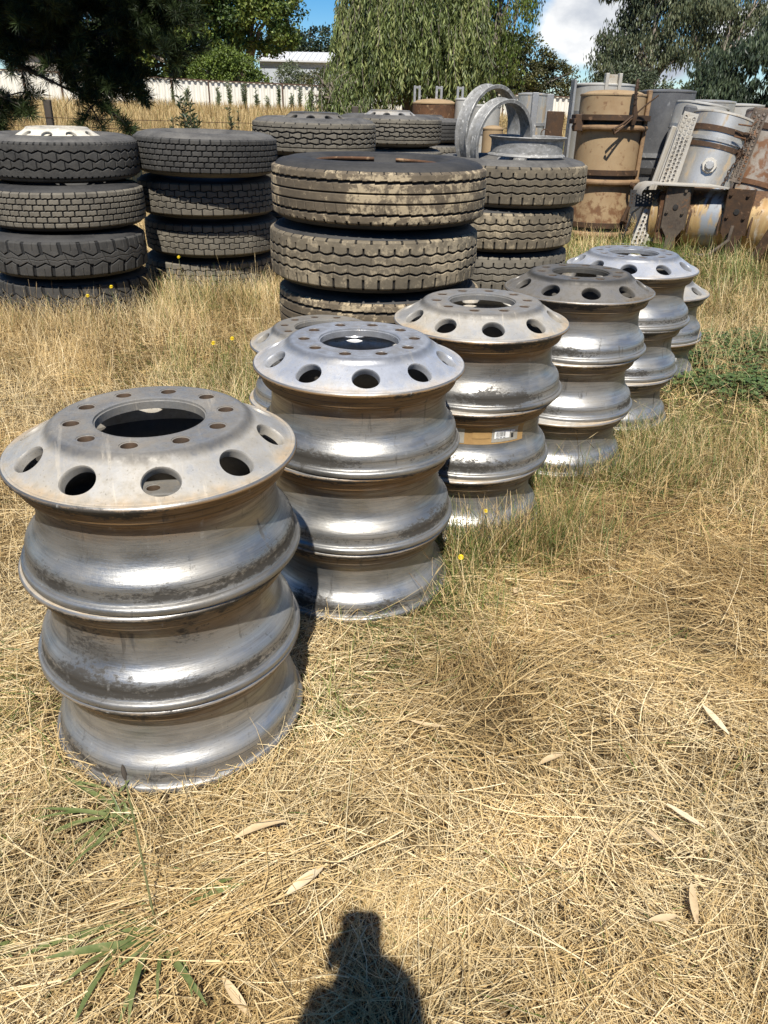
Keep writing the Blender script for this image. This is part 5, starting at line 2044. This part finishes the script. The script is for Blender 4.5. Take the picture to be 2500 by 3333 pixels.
def greenness(X, Y):
    g = .02 + .30 * sstep(3.6, 6.5, Y) * sstep(.9, 2.2, X)
    for (a, b, r_, s) in ((.34, 2.30, .22, .8), (.22, 2.05, .14, .6), (.62, 2.75, .30, .7), (1.0, 3.05, .45, .75), (1.45, 3.4, .5, .6), (.02, 1.75, .16, .4), (-.12, 1.45, .10, .5),
                          (-.95, 1.45, .22, .45), (1.75, 3.6, .7, .5), (2.6, 7.6, 1.4, .85), (1.7, 6.6, .8, .75), (-.62, 3.3, .35, .55), (-.95, 4.2, .5, .45), (-1.3, 5.7, .45, .5), (3.6, 7.5, 1.2, .4), (2.8, 8.4, .8, .9), (-.7, 1.15, .12, .3)):
        g = np.maximum(g, s * np.exp(-((X - a) ** 2 + (Y - b) ** 2) / r_ ** 2))
    return g


def straw_cols(X, Y, r, g):
    n = len(X)
    t = np.clip(.55 + .42 * (fbm(X, Y, 2.2, 8) - .5) * 2 + r.normal(0, .24, n), 0, 1)
    c = pick(STRAW, t)
    br = r.random(n) < .05 + .14 * sstep(.5, .68, fbm(X, Y, 3.1, 12))
    c[br] = pick(BROWN, r.random(br.sum()))
    gr = r.random(n) < g
    c[gr] = pick(GREEN, np.clip(r.normal(.5, .3, gr.sum()), 0, 1))
    return c


# 1. matted straw lying on the ground near the camera
G = Grass()
X, Y, r = scatter(340000, -2.6, 2.6, .45, 3.4, 101, .0)
keep = r.random(len(X)) < np.clip(1.1 - .22 * (Y - .45), .25, 1) * (.34 + .66 * sstep(.32, .52, fbm(X, Y, 6, 29)))
X, Y = X[keep], Y[keep]
n = len(X)
flow = fbm(X, Y, 1.6, 21) * 4.5 * PI
comb = sstep(.35, .65, fbm(X, Y, 1.1, 23))
az = flow + r.normal(0, 1, n) * (.35 + 1.6 * (1 - comb))
az += (r.random(n) < .25) * r.uniform(0, 6.28, n)
lay = r.random(n) ** 1.3
Z = gz(X, Y) + .002 + lay * .055 * (.35 + 1.1 * fbm(X, Y, 5, 27))
el = r.normal(.03, .13, n)
bend = r.normal(.10, .22, n)
L = r.uniform(.03, .16, n) * np.where(r.random(n) < .12, 1.8, 1)
Wd = .0008 + .0018 * r.random(n) ** 2.4
G.add(*ribbons(np.stack([X, Y, Z], -1), az, el, bend, L, Wd, straw_cols(X, Y, r, greenness(X, Y) * .5), 3, r.normal(0, .35, n), r.normal(0, .6, n), .6))
# a combed swath of long straw in front of the nearest stack
n = 420
X, Y = r.normal(-.33, .17, n), r.normal(0, .075, n)
Y = .93 + (X + .33) * .42 + Y
G.add(*ribbons(np.stack([X, Y, gz(X, Y) + .02 + .04 * r.random(n)], -1), R_(205) + r.normal(0, .28, n), r.normal(.0, .06, n), r.normal(.10, .12, n), r.uniform(.12, .28, n), r.uniform(.0014, .0028, n),
               straw_cols(X, Y, r, np.zeros(n)), 4, r.normal(0, .2, n), r.normal(0, .5, n), .6))
# brown decayed thatch underneath
X, Y, r = scatter(70000, -2.6, 2.6, .45, 3.4, 102)
n = len(X)
G.add(*ribbons(np.stack([X, Y, gz(X, Y) + .001 + .012 * r.random(n)], -1), r.uniform(0, 6.28, n), r.normal(0, .06, n), r.normal(0, .1, n), r.uniform(.02, .08, n), r.uniform(.0015, .004, n),
               pick(np.array([(.06, .038, .016), (.18, .115, .048), (.38, .26, .12)]), r.random(n)), 2, None, r.normal(0, .5, n), .6))
G.build('straw_litter')

# 2. standing and leaning dry grass
G = Grass()
X, Y, r = scatter(150000, -4.5, 4.5, 1.25, 6.4, 103, .02)
den = fbm(X, Y, 2.6, 31)
standing = np.clip(sstep(.42, .62, den) * .8 + .55 * sstep(2.0, 3.2, Y - .25 * X), 0, 1) * (.10 + .90 * sstep(1.4, 2.4, Y + .22 * (X < -.75)))
path = np.exp(-((Y - 3.6 - .25 * (X - 1.9)) / .28) ** 2) * sstep(1.2, 1.6, X)
k = (r.random(len(X)) < standing) & (r.random(len(X)) > path * .9)
X, Y = X[k], Y[k]; n = len(X)
tuft = 6.28 * vnoise(X, Y, 9, 41)
az = tuft + r.normal(0, .8, n)
g = greenness(X, Y)
L = r.uniform(.07, .22, n) * (1 + .35 * sstep(3.2, 5, Y)) * (1 + .2 * g)
el = np.clip(r.normal(1.05, .33, n), .15, 1.5)
bend = r.normal(.75, .45, n)
G.add(*ribbons(np.stack([X, Y, gz(X, Y)], -1), az, el, bend, L, r.uniform(.0012, .0026, n) * (1 + .25 * sstep(3, 6, Y)), straw_cols(X, Y, r, g), 4, r.normal(0, .3, n), None, .25))
# thick tufts in front of the wheel stacks
for (a, b, sx, sy, m, hh, gg) in ((.34, 2.25, .20, .06, 1500, .20, .45), (.50, 2.33, .08, .05, 400, .17, .4), (-.45, 2.75, .16, .12, 900, .2, .5), (.20, 2.16, .10, .08, 500, .16, .7), (.58, 2.42, .12, .10, 700, .17, .5), (.84, 2.83, .22, .06, 900, .17, .55), (1.15, 3.30, .22, .07, 900, .15, .6),
                                  (1.10, 2.95, .30, .15, 700, .15, .3), (.22, 1.95, .10, .10, 600, .13, .6), (.05, 1.74, .12, .05, 300, .10, .4), (-.30, 1.22, .20, .05, 260, .07, .15), (-.62, 2.36, .25, .12, 700, .16, .4), (-.15, 1.45, .05, .12, 200, .10, .5),
                                  (-.4, 3.35, .3, .18, 1200, .20, .4), (.3, 3.4, .3, .15, 600, .2, .4), (-2.2, 5.05, .7, .12, 2600, .22, .15), (-1.4, 5.85, .5, .12, 1800, .24, .3), (-.72, 3.75, .15, .2, 700, .25, .45), (1.5, 3.2, .35, .2, 1200, .16, .45), (2.3, 2.9, .5, .3, 1800, .15, .2), (1.9, 2.6, .6, .25, 2200, .15, .15)):
    rt = np.random.default_rng(int(a * 100 + b * 1000) + 7)
    X, Y = rt.normal(a, sx, m), rt.normal(b, sy, m)
    k = clear(X, Y, .01); X, Y = X[k], Y[k]; n = len(X)
    G.add(*ribbons(np.stack([X, Y, gz(X, Y)], -1), rt.uniform(0, 6.28, n), np.clip(rt.normal(1.2, .25, n), .3, 1.5), rt.normal(.7, .35, n), hh * rt.uniform(.5, 1.25, n), rt.uniform(.0016, .0034, n),
                   straw_cols(X, Y, rt, np.full(n, gg)), 4, rt.normal(0, .3, n), None, .25))
# matted layer further out
X, Y, r = scatter(150000, -5.5, 5.5, 3.0, 9.5, 104, .0)
keep = r.random(len(X)) < np.clip(1.35 - .13 * Y, .25, 1)
X, Y = X[keep], Y[keep]; n = len(X)
G.add(*ribbons(np.stack([X, Y, gz(X, Y) + .05 * r.random(n)], -1), fbm(X, Y, 1.6, 21) * 12 + r.normal(0, .9, n), r.normal(.12, .2, n), r.normal(.15, .2, n), r.uniform(.06, .2, n), r.uniform(.0022, .0042, n),
               straw_cols(X, Y, r, greenness(X, Y) * .6), 3, r.normal(0, .3, n), r.normal(0, .5, n), .5))
# long seed stalks
X, Y, r = scatter(2600, -4, 4, 1.7, 6.5, 105, .03)
k = r.random(len(X)) < .35 + .5 * sstep(.5, .65, fbm(X, Y, 2, 51))
X, Y = X[k], Y[k]; n = len(X)
az = r.uniform(0, 6.28, n); el = r.normal(1.2, .22, n); bend = r.normal(.45, .3, n); L = r.uniform(.18, .42, n)
cS = pick(np.array([(.16, .10, .045), (.36, .26, .12), (.60, .48, .27)]), r.random(n))
V, F, C = ribbons(np.stack([X, Y, gz(X, Y)], -1), az, el, bend, L, np.full(n, .0017), cS, 5, r.normal(0, .2, n), None, .7)
G.add(V, F, C)
tipv = V.reshape(n, 6, 2, 3).mean(2)
tp, dv = tipv[:, -1], unit(tipv[:, -1] - tipv[:, -2])
for s in range(3):
    m = r.random(n) < .55
    q = m.sum()
    a2 = np.arctan2(dv[m][:, 1], dv[m][:, 0]) + r.normal(0, .3, q)
    e2 = np.arcsin(np.clip(dv[m][:, 2], -1, 1)) + r.normal(0, .12, q)
    G.add(*ribbons(tp[m] - dv[m] * .02 * s, a2, e2, np.zeros(q), r.uniform(.02, .045, q), r.uniform(.003, .0055, q), cS[m] * .9, 2, None, r.uniform(0, 3, q), .2))
G.build('dry_grass')

# 3. yard grass between the tyres and the tanks, green and straw
G = Grass()
X, Y, r = scatter(90000, -5.5, 7, 5.6, 13.5, 106, .05)
n = len(X)
g = greenness(X, Y)
L = r.uniform(.10, .30, n)
G.add(*ribbons(np.stack([X, Y, gz(X, Y)], -1), 6.28 * vnoise(X, Y, 5, 42) + r.normal(0, 1, n), np.clip(r.normal(1.1, .3, n), .2, 1.5), r.normal(.7, .4, n), L, r.uniform(.003, .006, n), straw_cols(X, Y, r, g), 3, None, None, .25))
G.build('yard_grass')

# 4. tall pale grass of the paddock behind
G = Grass()
rr_ = np.random.default_rng(107)
n = 130000
Yp = 12.5 * (56.5 / 12.5) ** rr_.random(n)
Xp = rr_.uniform(-.62, .62, n) * Yp
k = in_view(Xp, Yp, gz(Xp, Yp) + .8, 250) & (fbm(Xp, Yp, .8, 61) > .25)
k &= ~((Xp > .5) & (Xp < 4.6) & (Yp < 13.5))
X, Y = Xp[k], Yp[k]; n = len(X); r = rr_
tall = sstep(13.5, 17, Y)
L = (r.uniform(.30, .55, n) + .45 * tall * r.uniform(.6, 1.05, n)) * (.75 + .5 * fbm(X, Y, .5, 62))
c = pick(np.array([(.26, .175, .07), (.44, .31, .135), (.58, .44, .215)]), np.clip(.55 + (fbm(X, Y, .6, 63) - .5) * 1.2 + r.normal(0, .25, n), 0, 1))
gr = r.random(n) < .05
c[gr] = pick(GREEN, r.random(gr.sum()))
G.add(*ribbons(np.stack([X, Y, gz(X, Y)], -1), r.uniform(0, 6.28, n), np.clip(r.normal(1.3, .16, n), .4, 1.56), r.normal(.45, .3, n), L, .0045 + .00055 * Y * r.uniform(.7, 1.3, n), c, 3, None, None, .25))
G.build('paddock_grass')

# 5. clover patches at the right
G = Grass()
rc = np.random.default_rng(108)
Ps, Ds, Ns, Cs = [], [], [], []
cl = []
for (a, b, sx, sy, m) in ((2.05, 4.05, .50, .17, 800), (2.30, 4.80, .55, .24, 900), (1.95, 4.45, .5, .2, 200), (1.72, 4.55, .22, .12, 220), (2.5, 4.15, .3, .2, 300)):
    x = rc.normal(a, sx * .5, m); y = rc.normal(b, sy * .55, m)
    h = rc.uniform(.03, .10, m)
    for q in range(3):
        aa = rc.uniform(0, 6.28, m) if q == 0 else aa + 2.09
        Ps.append(np.stack([x, y, gz(x, y) + h], -1))
        Ds.append(np.stack([np.cos(aa), np.sin(aa), rc.normal(.1, .15, m)], -1))
        Ns.append(np.stack([rc.normal(0, .2, m), rc.normal(0, .2, m), np.ones(m)], -1))
        Cs.append(pick(np.array([(.055, .095, .03), (.095, .15, .045), (.16, .21, .075)]), rc.random(m)))
P = np.concatenate(Ps); m = len(P)
o = link('clover_patch', leaf_mesh('clover_patch', P, np.concatenate(Ds), np.concatenate(Ns), rc.uniform(.022, .04, m), rc.uniform(.02, .034, m), np.concatenate(Cs)), M['leaf'])
tag(o, kind='stuff')

# ------------------------------------------------------------------ small plants and fallen leaves


def strap_leaf(mb_list, p, az, L, W, el, bend, curl=0.0, nseg=9):
    """long lens-shaped leaf with a folded midrib"""
    pts = [Vector(p)]
    for k in range(nseg):
        e = el - bend * (k / nseg)
        a = az + curl * k / nseg
        pts.append(pts[-1] + Vector((math.cos(a) * math.cos(e), math.sin(a) * math.cos(e), math.sin(e))) * (L / nseg))
    vs, fs = [], []
    for k, q in enumerate(pts):
        s = k / nseg
        wdt = W * (math.sin(PI * min(1, max(0.03, s * .93 + .05))) ** .75)
        a = az + curl * s
        sd = Vector((-math.sin(a), math.cos(a), 0))
        up = Vector((0, 0, 1))
        vs += [q + sd * wdt / 2 + up * wdt * .16, q, q - sd * wdt / 2 + up * wdt * .16]
    for k in range(nseg):
        for j in range(2):
            fs.append((k * 3 + j, k * 3 + j + 1, k * 3 + j + 4, k * 3 + j + 3))
    mb_list.add(vs, fs)


M['plantain'] = mat_plain('plantain_leaf', (.085, .115, .03), (.17, .19, .065), 24, (.45, .65), 0, (.30, .25, .11), .62, bump=.2)
M['gumleaf'] = mat_plain('dry_gum_leaf', (.60, .46, .27), (.48, .35, .19), 25, (.45, .65), 0, (.36, .24, .12), .66, bump=.15)
M['gumleaf_pale'] = mat_plain('bleached_gum_leaf', (.72, .60, .40), (.62, .50, .31), 25, (.45, .65), bump=.15)
M['petal'] = mat_plain('yellow_petals', (.80, .62, .02), (.72, .52, .015), 30, (.5, .7))
M['stalk'] = mat_plain('green_stalk', (.10, .12, .04), (.16, .15, .06), 20, (.6, .8))


def plantain(x, y, leaves, label, seed, stalks=()):
    g = gzf(x, y) + .030
    t = thing('plantain_weed', label, 'plant', (x, y, g), 'green strap leaved weeds in the straw')
    mb = MB()
    for (az, L, W, el, bend, curl) in leaves:
      for _ in range(2):
        strap_leaf(mb, (random.uniform(-.045, .045), random.uniform(-.04, .04), -.012), R_(az + random.uniform(-9, 9)), L * random.uniform(.65, 1.05), W * random.uniform(.35, .8), el * random.uniform(.75, 1.2), bend * 1.15, curl + random.uniform(-.35, .35))
    mb.build('leaves', M['plantain'], t, angle=60)
    for (dx, dy, h, ex, ey) in stalks:
        mb = MB()
        pts = [(dx, dy, 0), (dx + ex * .4, dy + ey * .4, h * .5), (dx + ex, dy + ey, h)]
        mb.tube(pts, [.0022, .0018, .0014], 6)
        s = mb.build('stalk', M['stalk'], t)
        mb = MB()
        e = Vector(pts[-1]); d = (e - Vector(pts[1])).normalized()
        mb.tube([e - d * .002, e + d * .008, e + d * .02, e + d * .026], [.002, .0045, .0038, .001], 8)
        mb.build('seed_head', M['bark_dark'], s)


plantain(-.40, .885, [(190, .19, .020, .5, .55, .1), (205, .22, .021, .45, .5, -.2), (228, .17, .019, .55, .6, .1), (246, .19, .018, .5, .55, -.1), (258, .22, .017, .5, .5, .1), (272, .15, .018, .5, .5, 0),
                      (18, .17, .019, .55, .6, .4), (-38, .19, .020, .5, .55, -.2), (160, .12, .016, .5, .5, 0), (214, .13, .017, .6, .6, .1), (300, .10, .014, .5, .4, 0)],
         'green strap leaved weed with a tall seed stalk left of the shadow', 1, ((.0, .0, .26, -.05, .10),))
plantain(-.54, 1.14, [(205, .17, .017, .5, .5, .3), (235, .17, .018, .5, .5, .1), (250, .14, .016, .5, .5, 0), (190, .20, .017, .45, .45, .1), (170, .17, .015, .5, .5, -.1), (268, .11, .014, .6, .5, 0), (300, .09, .013, .5, .5, 0), (60, .10, .013, .7, .5, 0), (110, .09, .012, .8, .6, .2), (218, .10, .014, .6, .5, 0)],
         'green strap leaved weed just below the nearest wheel stack', 2)
plantain(-.66, .845, [(215, .14, .018, .5, .5, .2), (235, .17, .019, .5, .5, .1), (250, .12, .016, .5, .5, 0), (190, .10, .015, .5, .5, 0), (20, .07, .013, .5, .5, 0), (150, .09, .014, .5, .5, 0)],
         'green strap leaved weed cut by the lower left picture edge', 3)

GL = [  # x, y, azimuth deg, length, width, curl, material, label
    (-.165, .935, 48, .085, .018, .1, 'gumleaf_pale', 'wide pale gum leaf lying just above the phone shadow'),
    (.615, 1.165, 305, .075, .012, .3, 'gumleaf_pale', 'slim pale gum leaf lying on straw far right, curved'),
    (.545, 1.105, 300, .045, .011, .1, 'gumleaf', 'short tan gum leaf left of the slim curved leaf'),
    (.585, .895, 80, .075, .013, -.1, 'gumleaf', 'upright looking tan gum leaf near the lower right corner'),
    (.50, .900, 10, .05, .012, .1, 'gumleaf', 'small flat tan gum leaf left of the lower right leaf'),
    (.80, 1.47, 285, .085, .016, .1, 'gumleaf_pale', 'broad bleached gum leaf lying at the right side of the straw'),
    (-.285, 1.055, 35, .095, .016, -.7, 'gumleaf', 'curled brown gum leaf between wheel stack and pale leaf'),
    (-.255, .78, 310, .07, .014, .2, 'gumleaf', 'tan gum leaf tucked in straw left of the hand shadow'),
    (.075, 1.40, 340, .075, .010, .4, 'gumleaf', 'narrow tan gum leaf right of the nearest wheel stack'),
    (.335, 1.03, 320, .035, .006, .2, 'gumleaf', 'tiny rust brown gum leaf in the straw middle right'),
    (.40, 1.95, 60, .05, .02, .2, 'gumleaf', 'small broad tan leaf on the straw right of the second stack'),
    (.42, 1.30, 200, .06, .013, .3, 'gumleaf', 'tan leaf half sunk in straw at middle right'),
]
for (x, y, az, L, W, cu, mt, lab) in GL:
    mb = MB()
    strap_leaf(mb, (0, 0, 0), R_(az), L * 1.15, W * 1.15, random.uniform(-.12, .16), random.uniform(-.1, .3), cu, 9)
    o = mb.build('gum_leaf', M[mt], None, angle=60)
    o.location = (x, y, gzf(x, y) + .055)
    tag(o, lab, 'leaf', 'fallen gum leaves on the straw')

FL = [(.245, 2.08, .10, 'yellow flower in the straw right of the second wheel stack'), (-1.59, 6.02, .31, 'yellow flower in front of the second tyre stack'),
      (-1.86, 5.25, .24, 'yellow flower right of the leftmost tyre stack base'), (-1.97, 5.10, .21, 'dull yellow flower just left below the other near the leftmost stack'),
      (-1.0, 4.35, .13, 'yellow flower in tall straw left of the half hidden wheel'), (-.89, 4.35, .16, 'yellow flower beside its twin left of the half hidden wheel'),
      (.34, 2.28, .16, 'tiny orange yellow flower before the third wheel stack')]
for (x, y, h, lab) in FL:
    g = gzf(x, y)
    t = thing('yellow_flower', lab, 'flower', (x, y, g), 'small yellow flowers in the grass')
    mb = MB(); mb.tube([(0, 0, 0), (.006, .002, h * .6), (0, 0, h)], .0016, 6); mb.build('stalk', M['stalk'], t)
    mb = MB()
    sc = .45 if 'tiny' in lab else (.85 if y > 3 else .62)
    for ring, (rad, nn_, up) in enumerate(((.017 * sc, 14, .25), (.012 * sc, 11, .6), (.007 * sc, 7, 1.1))):
        for k in range(nn_):
            a = 2 * PI * k / nn_ + ring * .2
            d = Vector((math.cos(a), math.sin(a), up * .8 - .15)); s = Vector((-math.sin(a), math.cos(a), 0)) * .0032 * sc
            d = Matrix.Rotation(R_(35), 3, 'X') @ d
            c = Vector((0, 0, h + .002 * ring))
            mb.add([c, c + d * rad * .7 + s, c + d * rad, c + d * rad * .7 - s], [(0, 1, 2, 3)])
    mb.build('petals', M['petal'], t, smooth=False)

# ------------------------------------------------------------------ the photographer, standing behind the camera; casts the shadow in the foreground
M['skin'] = mat_plain('skin', (.52, .34, .25), (.46, .29, .21), 20, (.45, .6), bump=.05)
M['shirt'] = mat_plain('navy_shirt', (.05, .07, .12), (.07, .09, .15), 12, (.7, .9), bump=.1)
M['jeans'] = mat_plain('blue_jeans', (.08, .11, .18), (.12, .15, .23), 14, (.7, .9), bump=.1)
M['hair'] = mat_plain('brown_hair', (.05, .032, .02), (.08, .05, .03), 30, (.5, .7), stretch=(1, 1, .2), bump=.4)
M['phone'] = mat_plain('black_phone_glass', (.012, .012, .014), (.02, .02, .022), 5, (.12, .25), bump=.0)


def skin_mesh(name, nodes, edges, sub=2):
    me = bpy.data.meshes.new(name)
    me.from_pydata([n[0] for n in nodes], edges, [])
    o = bpy.data.objects.new(name, me)
    COL.objects.link(o)
    o.modifiers.new('skin', 'SKIN').use_smooth_shade = True
    s = o.modifiers.new('sub', 'SUBSURF'); s.levels = s.render_levels = sub
    sv = me.skin_vertices[0].data
    for i, n in enumerate(nodes):
        r = n[1]
        sv[i].radius = r if isinstance(r, tuple) else (r, r)
    sv[0].use_root = True
    dg = bpy.context.evaluated_depsgraph_get()
    out = bpy.data.meshes.new_from_object(o.evaluated_get(dg))
    bpy.data.objects.remove(o)
    out.polygons.foreach_set('use_smooth', np.ones(len(out.polygons), dtype=bool))
    return out


def person():
    t = thing('person', 'person in navy shirt and jeans holding a phone up to take the picture', 'person', (0, -.42, gzf(0, -.42)))
    zc = CAM_H
    # local coordinates: x right, y forward, z up; origin at the feet, 0.42 m behind the lens
    def hand(sx):
        return Vector((-.066, .390, zc - .095)) if sx < 0 else Vector((.018, .384, zc - .165))
    nodes = [((0, .0, .93), (.15, .105)), ((0, .0, 1.06), (.135, .10)), ((0, .01, 1.22), (.155, .11)), ((0, .0, 1.36), (.13, .09)), ((0, .01, 1.435), (.058, .058)), ((0, .035, 1.50), (.055, .06)),
             ((0, .055, 1.575), (.075, .092)), ((0, .05, 1.65), (.072, .088)), ((0, .04, 1.70), (.04, .05))]
    edges = [(i, i + 1) for i in range(8)]
    for sx in (-1, 1):
        b = len(nodes)
        h = hand(sx)
        nodes += [((sx * .165, .0, 1.37), (.062, .06)), ((sx * .215, .03, 1.23), .047), ((sx * .215, .09, 1.10), .041), ((sx * .165, .24, 1.12), .038), ((h.x + sx * .035, h.y - .055, h.z - .065), .032), ((h.x + sx * .004, h.y - .012, h.z), (.026, .036))]
        edges += [(3, b), (b, b + 1), (b + 1, b + 2), (b + 2, b + 3), (b + 3, b + 4), (b + 4, b + 5)]
        b = len(nodes)
        nodes += [((sx * .09, .0, .84), (.092, .095)), ((sx * .10, .02, .50), .060), ((sx * .105, -.01, .28), .052), ((sx * .11, -.02, .08), .038), ((sx * .115, .06, .035), (.042, .03)), ((sx * .12, .15, .025), (.038, .022))]
        edges += [(0, b)] + [(b + k, b + k + 1) for k in range(5)]
    me = skin_mesh('body', nodes, edges, 2)
    # fingers round the phone edges
    for m_ in (M['skin'], M['shirt'], M['jeans']): me.materials.append(m_)
    idx = []
    for p in me.polygons:
        c = p.center
        if c.z < .94: idx.append(2 if c.z > .07 else 0)
        elif c.z < 1.41 and not (c.y > .12): idx.append(1)
        else: idx.append(0)
    me.polygons.foreach_set('material_index', np.array(idx, dtype=np.int32))
    body = bpy.data.objects.new('body', me); COL.objects.link(body); body.parent = t
    for sx in (-1, 1):
        h = hand(sx)
        for k in range(4):
            q = h + Vector((sx * .012, .004, .012 + k * .017))
            n_ = [(tuple(q), .0085), (tuple(q + Vector((-sx * .004, .018, .004))), .0085), (tuple(q + Vector((-sx * .018, .026, .006))), .008), (tuple(q + Vector((-sx * (.030 + .004 * (k in (1, 2))), .026, .006))), .0065)]
            f = bpy.data.objects.new('finger', skin_mesh('finger', n_, [(0, 1), (1, 2), (2, 3)], 1)); COL.objects.link(f); f.parent = t
            f.data.materials.append(M['skin'])
        n_ = [(tuple(h + Vector((0, -.012, .01))), .011), (tuple(h + Vector((-sx * .012, -.022, .035))), .010), (tuple(h + Vector((-sx * .026, -.018, .055))), .008)]
        f = bpy.data.objects.new('thumb', skin_mesh('thumb', n_, [(0, 1), (1, 2)], 1)); COL.objects.link(f); f.parent = t
        f.data.materials.append(M['skin'])
    mb = MB()
    mb.lathe([(.098, -.075), (.104, -.02), (.100, .04), (.075, .085), (.03, .104), (0, .106)], 24, Matrix.Translation((0, .035, 1.655)) @ Matrix.Scale(.86, 4, (1, 0, 0)))
    hr = mb.build('hair', M['hair'], t)
    mb = MB()
    for sx in (-1, 1):
        mb.tube([(sx * .032, .138, 1.60), (sx * .032, .146, 1.60)], [.012, .007], 10)
    mb.build('eye', M['hair'], t)
    mb = MB(); mb.tube([(0, .135, 1.60), (0, .160, 1.565), (0, .150, 1.552)], [.008, .014, .010], 8); mb.build('nose', M['skin'], t)
    mb = MB(); mb.tube([(-.022, .138, 1.525), (0, .146, 1.523), (.022, .138, 1.525)], [.004, .006, .004], 8); mb.build('mouth', M['skin'], t)
    # phone, tilted with the camera, its lens just behind the view point
    ph = bpy.data.objects.new('smartphone', None); COL.objects.link(ph)
    tag(ph, 'black smartphone held upright by the person taking the picture', 'phone')
    ph.location = (0, -.006, CAM_H); ph.rotation_euler = (-PITCH, 0, 0)
    def slab(cx_, cz_, w_, h_, y0, y1, rad):
        out = []
        for sx_, sz_, a0 in ((1, 1, 0), (-1, 1, 90), (-1, -1, 180), (1, -1, 270)):
            for k in range(7):
                a = R_(a0 + 15 * k)
                out.append((cx_ + sx_ * (w_ / 2 - rad) + rad * math.cos(a), cz_ + sz_ * (h_ / 2 - rad) + rad * math.sin(a)))
        n_ = len(out)
        q = MB()
        q.add([(x, y0, z) for x, z in out] + [(x, y1, z) for x, z in out],
              [tuple(range(n_)), tuple(range(2 * n_ - 1, n_ - 1, -1))] + [(i, i + n_, (i + 1) % n_ + n_, (i + 1) % n_) for i in range(n_)])
        return q
    slab(-.026, -.046, .078, .160, -.011, -.002, .022).build('case', M['phone'], ph, angle=30)
    slab(-.026, -.046, .070, .150, -.0125, -.0112, .016).build('screen', M['phone'], ph, angle=30)


person()
